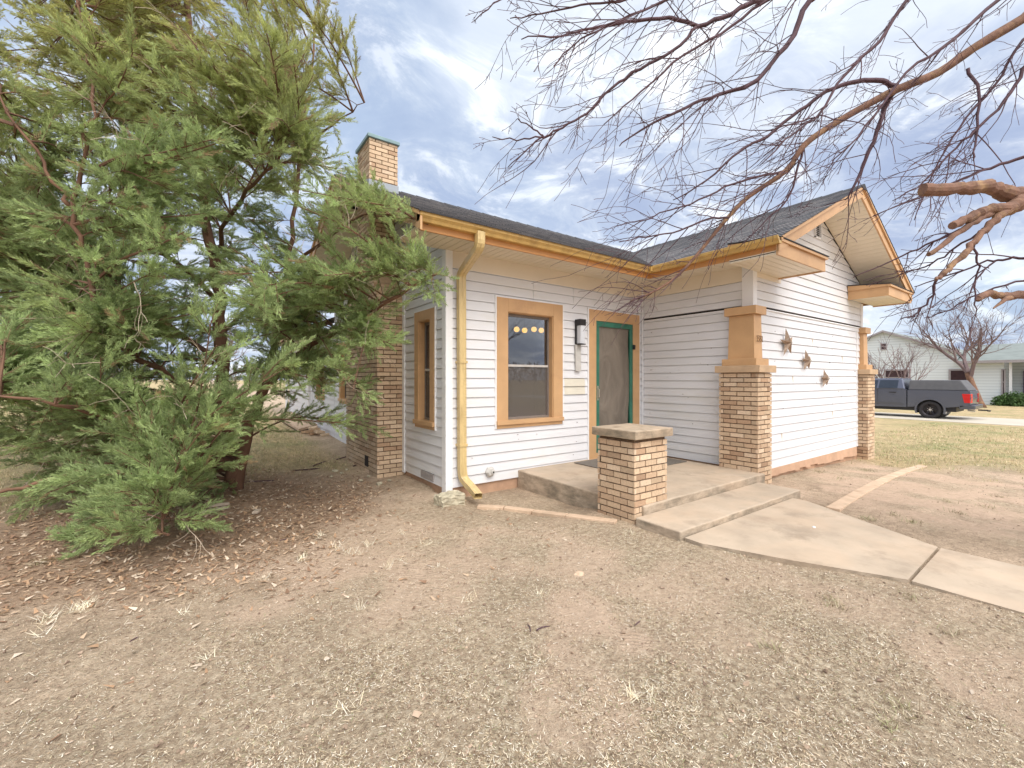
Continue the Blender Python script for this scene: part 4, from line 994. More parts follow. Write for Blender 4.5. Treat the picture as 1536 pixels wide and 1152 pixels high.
bpy.data.objects.remove(o); mb=MB(); mb.tube(Q,[x*(1+R.uniform(-.05,.05)) for x in rr],9); mb.build('limb',M['bark'],tree,smooth=True); limbs.append((Q,rr))
up1=[(6.7,.0,3.8),(6.6,.3,5.0),tuple(at(1420,-110,4.5)),tuple(at(1300,-60,4.4)),tuple(at(1217,0,4.3))]
S=[(up1[-2:]+pxl([(1190,54),(1168,82),(1135,120),(1095,138),(1054,150),(1005,172),(961,196),(929,218)],4.3,4.0),.024),
 ([tuple(at(1250,-50,4.2))]+pxl([(1190,-25),(1130,5),(1092,22),(1048,38),(1005,27),(940,33),(890,42),(841,52),(782,57)],4.2,4.0),.022),
 (pxl([(1048,38),(1010,75),(960,103),(918,131),(880,169),(845,190),(814,204),(775,209),(738,207)],4.1,3.8),.012),
 (pxl([(814,204),(790,225),(763,250)],3.8,3.8),.005),(pxl([(814,204),(795,190),(773,177)],3.8,3.75),.005),
 (pxl([(1348,133),(1320,122),(1285,122),(1240,137),(1200,165),(1150,205),(1110,225),(1060,270),(1010,300)],4.6,4.4),.022),
 (pxl([(1348,133),(1326,163),(1304,229),(1282,278),(1270,300)],4.6,4.7),.022),
 (pxl([(1451,103),(1467,141),(1465,207),(1460,240)],4.6,4.3),.013),
 (pxl([(1560,80),(1536,104),(1507,151),(1460,198),(1434,221),(1387,271),(1340,300)],4.2,4.4),.014),
 (pxl([(1560,228),(1536,236),(1486,251),(1447,266),(1400,290),(1309,322)],3.6,4.0),.012),
 (pxl([(1560,385),(1536,387),(1506,389),(1470,396),(1415,416),(1370,430)],3.2,3.6),.008),
 (pxl([(1470,330),(1431,350),(1388,366),(1341,389),(1280,415)],3.2,3.6),.007),
 (pxl([(1490,335),(1456,356),(1415,384),(1375,405),(1314,425)],3.2,3.6),.006),
 (pxl([(1406,420),(1397,443),(1377,468),(1350,480)],3.1,3.2),.006),
 (pxl([(1560,415),(1536,420),(1478,436),(1438,457),(1386,478)],3.3,3.6),.006),
 (pxl([(1471,352),(1462,375),(1466,400),(1463,440),(1463,468)],3.2,3.2),.006),
 ([tuple(at(1500,-130,4.0))]+pxl([(1420,-60),(1360,0),(1320,60),(1270,110),(1230,170),(1190,200),(1140,250)],4.0,3.9),.016),
 ([tuple(at(1600,-60,4.0))]+pxl([(1500,0),(1430,60),(1360,110),(1300,190),(1250,240)],4.0,3.9),.015),
 ([tuple(at(1350,-120,3.6))]+pxl([(1260,-50),(1150,0),(1080,50),(1010,95),(950,150),(905,185)],3.6,3.5),.012),
 ([tuple(at(1250,-120,3.6))]+pxl([(1100,-40),(1000,0),(930,30),(870,60),(830,100)],3.6,3.5),.010),
 ([tuple(at(1060,-90,3.4))]+pxl([(990,-30),(930,0),(870,8),(810,20),(765,28)],3.4,3.4),.008),
 ([tuple(at(1620,0,4.4))]+pxl([(1536,60),(1490,130),(1440,190),(1400,260),(1370,330)],4.4,4.6),.012),
 (pxl([(1179,256),(1150,262),(1100,275),(1050,300),(990,320),(940,345)],4.5,4.3),.010),
 (pxl([(1092,326),(1060,330),(1020,345),(970,355),(930,362)],4.4,4.2),.008),
 (pxl([(1206,218),(1195,260),(1180,300),(1150,330),(1110,370)],4.5,4.5),.009),
 (pxl([(790,-60),(765,-20),(740,8),(712,30)],3.4,3.4),.005)]
mbS=MB()
upq=smooth(up1,4); mb=MB(); mb.tube(upq,[.07-.045*i/(len(upq)-1) for i in range(len(upq))],8); mb.build('limb',M['bark'],tree,smooth=True)
u2=smooth([(6.65,.1,4.2),(7.2,.3,5.4),tuple(at(1620,-60,4.6)),tuple(at(1500,-130,4.1)),tuple(at(1350,-120,3.7)),tuple(at(1250,-120,3.6)),tuple(at(1060,-90,3.4)),tuple(at(930,-90,3.4)),tuple(at(790,-60,3.4))],4); mb=MB(); mb.tube(u2,[.07-.06*i/(len(u2)-1) for i in range(len(u2))],8); mb.build('limb',M['bark'],tree,smooth=True)
for L_,r0 in S:
    q=smooth(L_,4); n=len(q); rq=[r0*1.15*(1-i/n)**.7+.0024 for i in range(n)]; 
    q=[p+Vector((R.gauss(0,.006),R.gauss(0,.006),R.gauss(0,.006))) for p in q]
    mbS.tube(q,rq,5); limbs.append((q,rq))
br=mbS.build('branches',M['twig'],tree,smooth=True); br['kind']='stuff'
mbT=MB(); left=Vector(-RT*.75-np.array([0,0,.62])).normalized()
for q,rq in limbs:
    tot=sum((q[i+1]-q[i]).length for i in range(len(q)-1)); nk=int(tot/(.17 if rq[0]>.0105 else .26))+2
    st=.08 if rq[0]<.05 else .22
    for k in range(nk):
        f=R.uniform(st,.985)**.85; i=min(len(q)-2,int(f*(len(q)-1))); p=q[i].lerp(q[i+1],R.random()); t=(q[i+1]-q[i]).normalized()
        d=rot_dir((t*.8+left*.35).normalized(),R.uniform(.3,.95),R)
        L_=R.uniform(.2,1.0)*(1.0 if f<.75 else .55)*(1 if rq[0]>.0105 else .3); 
        grow(mbT,p,d,L_,min(rq[i]*.6,.0055),0,R,(2 if R.random()<.55 else 1),left*.5,.17,(4,3,3),(4,2),.38,.45,(.5,1.15),.0022)
tw=mbT.build('twigs',M['twig'],tree); tw['kind']='stuff'
# sawn-off stubs near the trunk
def stub(L_,rs,name='sawn_limb',start=None):
    P_=([start] if start else [])+L_; q=smooth(P_,6); n=len(q); rad=[]; q=[p+Vector((R.gauss(0,.004),R.gauss(0,.004),R.gauss(0,.004))) for p in q]
    for i in range(n):
        f=i/(n-1)*(len(rs)-1); a=int(min(f,len(rs)-2)); rad.append((rs[a]+(rs[a+1]-rs[a])*(f-a))*(1+R.uniform(-.12,.12)))
    mb=MB(); mb.tube(q,rad,12); o=mb.build(name,M['bark'],tree,smooth=False); 
    return o
stub(pxl([(1600,300),(1546,296),(1506,289),(1479,281),(1438,283),(1385,286)],3.35,3.1),[.12,.095,.085,.05,.046,.044,.043],start=(6.4,-.15,2.5))
stub(pxl([(1530,303),(1515,312),(1483,314),(1456,326),(1427,339)],3.25,3.05),[.06,.045,.032,.03,.026])
stub(pxl([(1500,316),(1474,325),(1438,350),(1393,383)],3.2,3.0),[.03,.022,.018,.014])
stub(pxl([(1520,312),(1501,322),(1472,351),(1442,384),(1419,408),(1404,420)],3.2,3.0),[.045,.03,.022,.02,.017,.009])
stub(pxl([(1600,445),(1536,441),(1510,444),(1483,441),(1466,448)],3.5,3.2),[.06,.033,.03,.024,.02],start=(6.42,-.2,1.9))
stub(pxl([(1515,446),(1490,462)],3.3,3.2),[.02,.005])

def yard_tree(px_,py_,X,label,seed,H,r,lean,levels=4,trunk_h=.4,group=None,multi=1,spread=(.35,.85),kids=(6,5,4,4),bias=(0,0,.6),name='yard_tree',rmin=.009,fork=False,Y=None):
    R=random.Random(seed); q=onx(px_,py_,X) if Y is None else np.array([X,Y,float(gz(X,Y))]); z=float(gz(q[0],q[1])); t=thing(name,label,'tree',(q[0],q[1],z),group)
    mt=MB(); mc=MB()
    for m in range(multi):
        d=Vector((lean[0]+(R.uniform(-.5,.5) if multi>1 else 0),lean[1]+(R.uniform(-.6,.6) if multi>1 else 0),1)).normalized(); P_=[Vector((q[0],q[1],z-.1))]; n=6
        for i in range(n): d=(d+Vector((R.gauss(0,.05),R.gauss(0,.05),.02))).normalized(); P_.append(P_[-1]+d*H*trunk_h/n)
        rr=r/(1 if multi==1 else 1.7)
        mt.tube(P_,[rr*(1-.4*i/n)*(1.25 if i==0 else 1) for i in range(n+1)],9)
        for j in range(3 if multi==1 else 2):
            dd=rot_dir(d,R.uniform(.25,.65),R); grow(mc,P_[-1 if j<2 else -2],dd,H*.36*R.uniform(.8,1.1),rr*.5,0,R,levels-1,Vector(bias),.24,(5,4,3,3),kids,.6,.4,spread,rmin)
    mt.build('trunk',M['bark'],t,smooth=True); mc.build('crown',M['far_twig'],t)
    return t
yard_tree(1471,612,43,'bare tree with leaning trunk standing in front of the neighbour house',8,9.5,.27,(.0,.10),4,.27,kids=(7,6,5,4))
yard_tree(1338,612,40,'small many stemmed bare tree seen just behind the dark truck cab',15,6.0,.16,(0,0),3,.25,multi=7,kids=(5,4,4),spread=(.2,.6))
R2=random.Random(77)
for i,(x,y,H,lab) in enumerate(((-14,38,8,'bare tree far off, leftmost behind the cedar'),(-6,44,9,'bare tree far off behind the left edge of the cedar'),(2,52,9,'tall bare tree far off behind the cedar trunk'),(-22,30,7,'low bare tree far off left of the cedar'),(62,24,8,'bare tree top showing behind the neighbour gable'),(70,6,9,'bare tree rising behind the neighbour roof'))):
    yard_tree(0,0,x,lab,100+i,H,.2,(0,0),3,.3,kids=(7,6,5),name='distant_tree',Y=y,group='bare trees far off beyond the yards')
for i,(x,y,H) in enumerate(((3,-14,8),(9,-17,9),(15,-13,7.5))):
    yard_tree(0,0,x,('bare tree across the front yard, nearest the walkway','tall bare tree across the front yard','low bare tree across the front yard, far right')[i],200+i,H,.22,(0,0),3,.3,kids=(7,6,5),name='front_tree',Y=y)
def woods():
    n=26000; a=rng.uniform(0,6.283,n); r=rng.uniform(130,230,n)+12*np.sin(a*9); x=r*np.cos(a); y=r*np.sin(a); hh=4.5+3.5*fbm(a*14,r*.02,1,3,9)
    z=-.5+hh*rng.random(n)**.8; s=rng.uniform(.25,.8,n)
    yw=rng.uniform(0,6.283,n); ti=rng.uniform(.3,1.5,n); dx=np.cos(yw)*np.cos(ti)*s*2; dy=np.sin(yw)*np.cos(ti)*s*2; dz=np.sin(ti)*s*2
    px_=-np.sin(yw)*s*.35; py_=np.cos(yw)*s*.35
    V=np.stack([np.stack([x-px_,y-py_,z],-1),np.stack([x+px_,y+py_,z],-1),np.stack([x+dx+px_,y+dy+py_,z+dz],-1),np.stack([x+dx-px_,y+dy-py_,z+dz],-1)],1)
    o=raw_mesh('distant_woods',V,4,M['leaf'],pick([(.20,.16,.15),(.28,.24,.21),(.14,.15,.09)],[.5,.3,.2],n)); tag(o,'low line of brown winter woods along the horizon','woods'); o['kind']='stuff'
woods()
# ------------------------------------------------------------------ neighbour house
nh=thing('neighbour_house','pale blue white sided house behind the dark truck across the drive','house',(50,9,-.45))
zb=-.5
mb=MB(); mb.poly([(48,16.1,zb),(48,16.1,3.55),(48,11.75,5.55),(48,7.3,3.55),(48,7.3,zb)][::-1]); mb.quad((48,7.3,zb),(48,7.3,2.75),(48,4.85,2.75),(48,4.85,zb)); mb.quad((48,4.85,zb),(48,4.85,2.75),(51,4.85,2.75),(51,4.85,zb)); mb.quad((51,4.85,zb),(51,4.85,2.75),(51,-4,2.75),(51,-4,zb)); mb.quad((48,16.1,zb),(60,16.1,zb),(60,16.1,3.55),(48,16.1,3.55)); mb.quad((51,-4,zb),(60,-4,zb),(60,-4,2.75),(51,-4,2.75))
mb.quad((48,7.3,2.6),(54,7.3,2.6),(54,7.3,3.6),(48,7.3,3.6))
mb.build('wall',M['nsiding'],nh)
mb=MB(); s=.45
mb.prism([(47.7,16.5,3.38),(47.7,11.75,5.52),(47.7,11.75,5.66),(47.7,16.5,3.52)],(12.5,0,0)); mb.build('roof',M['nroof'],nh)
mb=MB(); mb.prism([(47.7,7.0,3.38),(47.7,7.0,3.52),(47.7,11.75,5.66),(47.7,11.75,5.52)],(12.5,0,0)); mb.build('roof',M['nroof'],nh)
mb=MB(); mb.prism([(47.4,7.25,2.7),(47.4,7.25,2.85),(53.5,7.25,4.35),(53.5,7.25,4.2)],(0,-11.5,0)); mb.build('low_roof',M['nroof'],nh)
mb=MB(); mb.box(47.66,47.7,16.5,16.52,3.3,3.5); mb.prism([(47.67,16.5,3.36),(47.67,11.75,5.5),(47.67,11.75,5.67),(47.67,16.5,3.53)],(.02,0,0)); mb.prism([(47.67,7.0,3.36),(47.67,7.0,3.53),(47.67,11.75,5.67),(47.67,11.75,5.5)],(.02,0,0)); mb.box(47.36,47.4,-4.3,7.2,2.66,2.86); mb.build('fascia',M['ntrim'],nh)
def nwin(y0,y1,z0,z1,X=48,fr=.12,col='nwin',name='window'):
    mb=MB(); mb.box(X-.06,X+.02,y0,y0+fr,z0,z1); mb.box(X-.06,X+.02,y1-fr,y1,z0,z1); mb.box(X-.06,X+.02,y0+fr,y1-fr,z1-fr,z1); mb.box(X-.08,X+.02,y0+fr,y1-fr,z0,z0+fr); mb.box(X-.05,X+.01,y0+fr,y1-fr,(z0+z1)/2-.03,(z0+z1)/2+.03)
    w=mb.build(name,M['ntrim'],nh); mb=MB(); mb.box(X-.03,X-.01,y0+fr,y1-fr,z0+fr,z1-fr); mb.build('window_pane',M[col],w)
yy=lambda px_:float(onx(px_,560,48)[1])
nwin(yy(1459),yy(1423),.35,2.25); nwin(yy(1365),yy(1326),.9,2.3); nwin(yy(1330),yy(1321),4.0,4.55,fr=.05,name='gable_vent'); nwin(yy(1508.5),yy(1502),.3,2.2,fr=.08)
mb=MB(); mb.box(50.9,51.02,3.2,4.15,-.3,2.1); mb.build('door',M['purple'],nh)
for y in (4.45,2.9,.4): 
    mb=MB(); mb.box(47.9,48.05,y,y+.14,zb,2.7); mb.build('porch_post',M['whitetrim'],nh)
mb=MB(); mb.box(47.95,51,-4,4.85,zb,zb+.25); mb.build('porch_floor',M['concrete'],nh)
def shrub(cx_,cy_,cz,rx,ry,rz,label,seed):
    r=np.random.default_rng(seed); n=5000; u=r.normal(size=(n,3)); u/=np.linalg.norm(u,axis=1)[:,None]; rad=r.uniform(.55,1,n)[:,None]*(1+.25*np.sin(u[:,0:1]*5+u[:,1:2]*7)); P_=u*rad*np.array([rx,ry,rz])+np.array([cx_,cy_,cz+rz*.5]); P_=P_[P_[:,2]>-.5]; n=len(P_)
    a=r.normal(size=(n,3)); a/=np.linalg.norm(a,axis=1)[:,None]; b=np.cross(a,r.normal(size=(n,3))); b/=np.linalg.norm(b,axis=1)[:,None]; s=.09
    V=np.stack([P_-a*s,P_-b*s*.5,P_+a*s,P_+b*s*.5],1); c=np.array([(.10,.17,.06)])*r.uniform(.6,1.5,(n,1)); o=raw_mesh('shrub',V,4,M['shrub'],c); tag(o,label,'shrub')
shrub(47.0,4.1,-.5,.6,1.1,.65,'low green shrub at the corner of the neighbour house',1); shrub(46.6,2.6,-.5,.7,1.0,.5,'second low green shrub at the right edge by the neighbour porch',2)
# driveway
mb=MB(); nn=40
for i in range(nn):
    y0,y1=-30+i*1.5,-28.5+i*1.5; zz=-.432; mb.quad((27.4,y0,zz),(31.9,y0,zz),(31.9,y1,zz),(27.4,y1,zz))
    mb.quad((27.4,y0,zz),(27.4,y1,zz),(27.4,y1,zz-.1),(27.4,y0,zz-.1)); mb.quad((31.9,y0,zz),(31.9,y1,zz),(31.9,y1,zz-.1),(31.9,y0,zz-.1))
M['drive']=simple('drive_concrete',(.52,.47,.39),.85,.1,.8,.2); o=mb.build('driveway',M['drive']); o['kind']='structure'
# ------------------------------------------------------------------ pickup truck
M['paint']=simple('grey_truck_paint',(.14,.15,.195),.2,.04,2,0,metal=.6); M['tyre']=simple('tyre_rubber',(.025,.022,.024),.7,.1,20,.2); M['rim']=simple('black_alloy',(.035,.03,.035),.3,.1,10,0,metal=.6)
M['cloth']=simple('topper_fabric',(.105,.105,.115),.85,.12,4,.5,fine=8); M['tail']=simple('tail_lamp_red',(.55,.02,.02),.2,.1,8,0); M['tglass']=simple('truck_glass',(.03,.04,.06),.08,.1,3,0); M['bumper']=simple('painted_bumper',(.13,.135,.16),.25,.05,3,0,metal=.6); M['hub']=simple('bright_hub',(.6,.58,.6),.3,.1,10,0,metal=.8)
TX,TY,TZ=28.9,3.93,-.432
truck=thing('pickup_truck','dark grey pickup truck with soft bed topper parked on the concrete drive','truck',(TX+1,TY+2.9,TZ))
T=lambda x,y,z:(TX+x,TY+y,TZ+z)
def arch(yc,r,a0=200,a1=-20,n=14,zc=.42): return [(yc+r*math.cos(math.radians(a0+(a1-a0)*i/n)),zc+r*math.sin(math.radians(a0+(a1-a0)*i/n))) for i in range(n+1)]
def side(poly,x0,x1,name,mat,bev=.02,inset=0):
    mb=MB(); mb.prism([T(x0,y,z) for y,z in poly],(x1-x0,0,0)); return mb.build(name,mat,truck,bevel=bev)
WR,RYc,FYc=.42,1.39,4.98
bed=[(2.22,.52),(1.95,.50)]+arch(RYc,.54,0,180)+[(.75,.60),(.30,.62),(.03,.72),(.0,1.0),(.03,1.34),(.10,1.37),(2.22,1.37)]
side(bed,0,2.0,'bed',M['paint'],.035)
cabl=[(2.26,.50),(4.4,.50)]+arch(FYc,.54,180,0)+[(5.6,.55),(5.85,.6),(5.9,1.0),(5.8,1.22),(5.2,1.30),(4.55,1.36),(2.26,1.40)]
cabl=[cabl[0],cabl[1]]+arch(FYc,.54,180,0)[::-1][::-1]+cabl[-7:]
# correct ordering for the arches (rear of arch first)
def body_poly():
    A=arch(RYc,.54,180,0); return [(.30,.62)]+[(p[0],max(p[1],.55)) for p in sorted(A,key=lambda q:q[0])]+[(2.22,.52),(2.22,1.37),(.10,1.37),(.03,1.34),(.0,1.0),(.03,.72)]
bpy.data.objects.remove([o for o in COL.objects if o.name=='bed'][0]); side(body_poly(),0,2.0,'bed',M['paint'],.035)
def cab_poly():
    A=arch(FYc,.54,180,0); return [(2.26,.50),(4.35,.50)]+[(p[0],max(p[1],.52)) for p in sorted(A,key=lambda q:q[0])]+[(5.6,.55),(5.85,.6),(5.9,1.0),(5.8,1.22),(5.2,1.30),(4.55,1.38),(2.26,1.40)]
cb_=side(cab_poly(),0,2.0,'cab',M['paint'],.035)
mb=MB(); lo=[(2.30,1.40),(4.60,1.38)]; hi=[(2.42,1.93),(3.75,1.93)]
mb.hexa([T(.04,2.30,1.39),T(1.96,2.30,1.39),T(1.96,4.62,1.37),T(.04,4.62,1.37),T(.24,2.44,1.95),T(1.76,2.44,1.95),T(1.76,3.72,1.95),T(.24,3.72,1.95)]); gh=mb.build('cab_roof',M['paint'],truck,bevel=.06)
def sw(y0,y1,y2,y3):
    f=lambda y,z,o=-.012:T(.04+.2*(z-1.39)/.56+o,y,z)
    mb=MB(); mb.hexa([f(y0,1.45),f(y1,1.45),f(y1,1.45,.02),f(y0,1.45,.02),f(y3,1.86),f(y2,1.86),f(y2,1.86,.02),f(y3,1.86,.02)]); mb.build('side_window',M['tglass'],truck)
sw(2.62,3.38,3.34,2.60); sw(3.46,4.35,3.78,3.42)
mb=MB(); mb.hexa([T(.2,4.52,1.42),T(1.8,4.52,1.42),T(1.8,4.60,1.40),T(.2,4.60,1.40),T(.34,3.74,1.90),T(1.66,3.74,1.90),T(1.66,3.80,1.90),T(.34,3.80,1.90)]); mb.build('windscreen',M['tglass'],truck)
mb=MB(); mb.box(TX-.012,TX+.01,TY+2.66,TY+2.92,TZ+1.22,TZ+1.26); mb.box(TX-.035,TX-.012,TY+2.66,TY+2.92,TZ+1.225,TZ+1.252); mb.build('door_handle',M['black'],truck)
mb=MB(); mb.box(TX-.004,TX+.01,TY+3.40,TY+3.415,TZ+.6,TZ+1.42); mb.build('door_seam',M['black'],truck)
mb=MB(); mb.prism([T(-.03,2.35,.66),T(-.03,4.3,.66),T(-.03,4.25,.74),T(-.03,2.55,.74)],(.04,0,0)); mb.build('door_trim',M['bumper'],truck)
mb=MB(); mb.box(TX+.1,TX+1.9,TY+.5,TY+5.4,TZ+.35,TZ+.6); mb.build('chassis',M['black'],truck)
for yc,nm in ((RYc,''),(FYc,'')):
    A0_=arch(yc,.56,200,-20,18); A1_=arch(yc,.49,200,-20,18); mb=MB()
    for i in range(18):
        p=[A0_[i],A0_[i+1],A1_[i+1],A1_[i]]; mb.hexa([T(-.03,*p[0]),T(-.03,*p[1]),T(-.03,*p[2]),T(-.03,*p[3]),T(.3,*p[0]),T(.3,*p[1]),T(.3,*p[2]),T(.3,*p[3])])
    mb.build('fender_flare',M['paint'],truck)
    mb=MB(); mb.cyl(T(.25,yc,.45),T(1.75,yc,.45),.50,24); mb.build('wheel_well',M['black'],truck)
    for xo in (0.02,1.72):
        P_=T(xo,yc,WR); wt=MB(); n=36; prof=[(0,.30),(0,.385),(.03,.415),(.07,.42),(.2,.42),(.24,.41),(.27,.38),(.27,.25)]
        for i in range(n):
            a,b=2*math.pi*i/n,2*math.pi*(i+1)/n
            for (x0,r0),(x1,r1) in zip(prof[:-1],prof[1:]):
                f=lambda x,r_,an:(P_[0]+x,P_[1]+r_*math.cos(an),P_[2]+r_*math.sin(an)); wt.quad(f(x0,r0,a),f(x0,r0,b),f(x1,r1,b),f(x1,r1,a))
        w=wt.build('wheel',M['tyre'],truck,smooth=True)
        rm=MB(); f=lambda x,r_,an:(P_[0]+x,P_[1]+r_*math.cos(an),P_[2]+r_*math.sin(an))
        for i in range(n):
            a,b=2*math.pi*i/n,2*math.pi*(i+1)/n; rm.quad(f(.0,.30,a),f(.0,.30,b),f(.03,.26,b),f(.03,.26,a)); rm.quad(f(.14,.27,a),f(.14,.27,b),f(.03,.26,b),f(.03,.26,a)); rm.poly([f(.14,.27,a),f(.14,.27,b),(P_[0]+.14,P_[1],P_[2])])
        for k in range(6):
            a=k*math.pi/3; rm.hexa([f(.02,.26,a-.13),f(.02,.26,a+.13),f(.05,.07,a+.5),f(.05,.07,a-.5),f(.08,.26,a-.13),f(.08,.26,a+.13),f(.1,.07,a+.5),f(.1,.07,a-.5)])
        rm.build('rim',M['rim'],w); hb=MB(); hb.cyl(f(.015,0,0),f(.08,0,0),.055,14)
        for k in range(6): a=k*math.pi/3+.5; hb.cyl(f(.02,.10,a),f(.06,.10,a),.014,8)
        hb.build('hub',M['hub'],w)
mb=MB(); mb.hexa([T(.04,.06,1.37),T(1.96,.06,1.37),T(1.96,2.2,1.37),T(.04,2.2,1.37),T(.14,.36,1.86),T(1.86,.36,1.86),T(1.86,2.16,1.86),T(.14,2.16,1.86)]); tp=mb.build('bed_topper',M['cloth'],truck,bevel=.04)
mb=MB(); mb.hexa([T(-.012,.03,.80),T(.25,-.02,.80),T(.25,.05,.80),T(-.012,.22,.80),T(-.012,.03,1.22),T(.25,-.02,1.22),T(.25,.05,1.22),T(-.012,.30,1.22)]); mb.build('tail_lamp',M['tail'],truck,bevel=.01)
mb=MB(); mb.hexa([T(1.75,-.02,.80),T(2.012,.03,.80),T(2.012,.25,.80),T(1.75,.05,.80),T(1.75,-.02,1.22),T(2.012,.03,1.22),T(2.012,.3,1.22),T(1.75,.05,1.22)]); mb.build('tail_lamp',M['tail'],truck,bevel=.01)
mb=MB(); mb.box(TX+.0,TX+2.0,TY-.14,TY+.40,TZ+.50,TZ+.70); mb.build('rear_bumper',M['bumper'],truck,bevel=.04)
mb=MB(); mb.box(TX+.95,TX+1.05,TY-.42,TY-.1,TZ+.42,TZ+.48); mb.box(TX+.9,TX+1.1,TY-.5,TY-.4,TZ+.40,TZ+.46); mb.build('tow_hitch',M['black'],truck)
mb=MB(); mb.cyl(T(.3,.15,.45),T(.3,-.1,.42),.04,10); mb.build('exhaust',M['steel'],truck)

# ------------------------------------------------------------------ cedar
cedar=thing('cedar_tree','big feathery green cedar with reddish stems left of the house','tree',(.40,7.03,0))
R=random.Random(21)
def pd(L_): return [tuple(at(x,y,d)) for x,y,d in L_]
base=(.40,7.03,-.1)
stems=[([base]+pd([(349,690,5.95),(338,620,5.9),(330,520,6.0),(325,420,6.0),(305,300,6.1),(290,180,6.1),(285,60,6.15),(282,-60,6.2),(280,-160,6.2)]),.105,.02),
 ([base]+pd([(366,660,5.9),(388,600,5.8),(415,558,5.6),(470,515,5.25),(540,475,4.95),(600,440,4.75),(660,405,4.65)]),.085,.008),
 (pd([(390,600,5.8),(410,520,5.75),(425,430,5.8),(440,330,5.9),(450,210,6.0),(468,80,6.1),(476,0,6.1)]),.05,.006),
 (pd([(340,630,5.9),(260,570,5.0),(170,515,4.4),(145,460,4.25),(130,390,4.15),(108,320,4.1),(125,240,4.1),(140,150,4.15),(125,40,4.2),(110,-60,4.3)]),.035,.008),
 (pd([(106,310,4.1),(70,255,4.0),(30,190,3.95),(-40,100,3.9)]),.018,.006),
 (pd([(345,670,5.9),(270,645,5.1),(160,625,4.3),(60,600,3.9),(-60,590,3.8)]),.03,.008),
 (pd([(350,680,5.85),(300,660,5.1),(250,690,4.3),(235,750,3.8),(248,805,3.5)]),.035,.006),
 (pd([(347,690,5.9),(210,690,4.7),(90,715,4.0),(-30,745,3.7),(-120,760,3.7)]),.035,.006),
 (pd([(428,410,5.8),(500,350,5.4),(560,320,5.0),(640,335,4.7)]),.025,.005),
 (pd([(445,240,6.0),(500,190,5.8),(545,150,5.6)]),.02,.004),
 (pd([(330,540,6.0),(230,470,6.6),(120,400,7.2),(0,360,7.6)]),.04,.01),
 (pd([(330,500,6.0),(400,440,6.5),(470,420,6.9)]),.03,.008),
 (pd([(328,450,6.0),(250,380,5.0),(190,330,4.3),(150,250,3.9)]),.035,.008),
 (pd([(320,380,6.0),(360,300,5.0),(400,260,4.5),(430,200,4.3)]),.03,.006)]
SP=[]
for i,(L_,r0,r1) in enumerate(stems):
    q=smooth(L_,4); n=len(q); q=[q[0]]+[p+Vector((R.gauss(0,.02),R.gauss(0,.02),R.gauss(0,.01))) for p in q[1:]]
    rq=[r0+(r1-r0)*k/(n-1) for k in range(n)]; rq[0]*=1.35
    if i==0:
        mb=MB(); mb.tube(q,[x*(1+R.uniform(-.1,.1)) for x in rq],11); mb.build('trunk',M['cedarbark'],cedar,smooth=True)
    else:
        mb=MB(); mb.tube(q,[x*(1+R.uniform(-.08,.08)) for x in rq],8); mb.build('stem',M['cedarbark'],cedar,smooth=True)
    SP.append((q,rq))
poly=[(-330,-200),(440,-80),(485,-10),(492,50),(520,75),(566,120),(556,190),(545,250),(590,300),(640,325),(655,380),(655,450),(615,480),(585,520),(556,555),(545,640),(505,650),(478,590),(425,570),(385,590),(345,630),(318,700),(305,760),(288,845),(240,860),(175,835),(140,850),(60,820),(-100,800),(-330,720)]
def inside(x,y):
    c=False; n=len(poly); j=n-1
    for i in range(n):
        xi,yi=poly[i]; xj,yj=poly[j]
        if (yi>y)!=(yj>y) and x<(xj-xi)*(y-yi)/(yj-yi)+xi: c=not c
        j=i
    return c
allpts=[(p,i,k) for i,(q,_) in enumerate(SP) for k,p in enumerate(q) if k>1]
AP_=np.array([tuple(p) for p,_,_ in allpts])
SI_=np.array([i for _,i,_ in allpts]); mbB=MB(); sprays=[]; dead=MB()
def ok(p):
    if p.x>2.0 and p.y>4.9: return False
    if p.x>1.55 and p.y>3.95 and p.z>2.9: return False
    if p.z<.06: return False
    return True
nb=0; tries=0
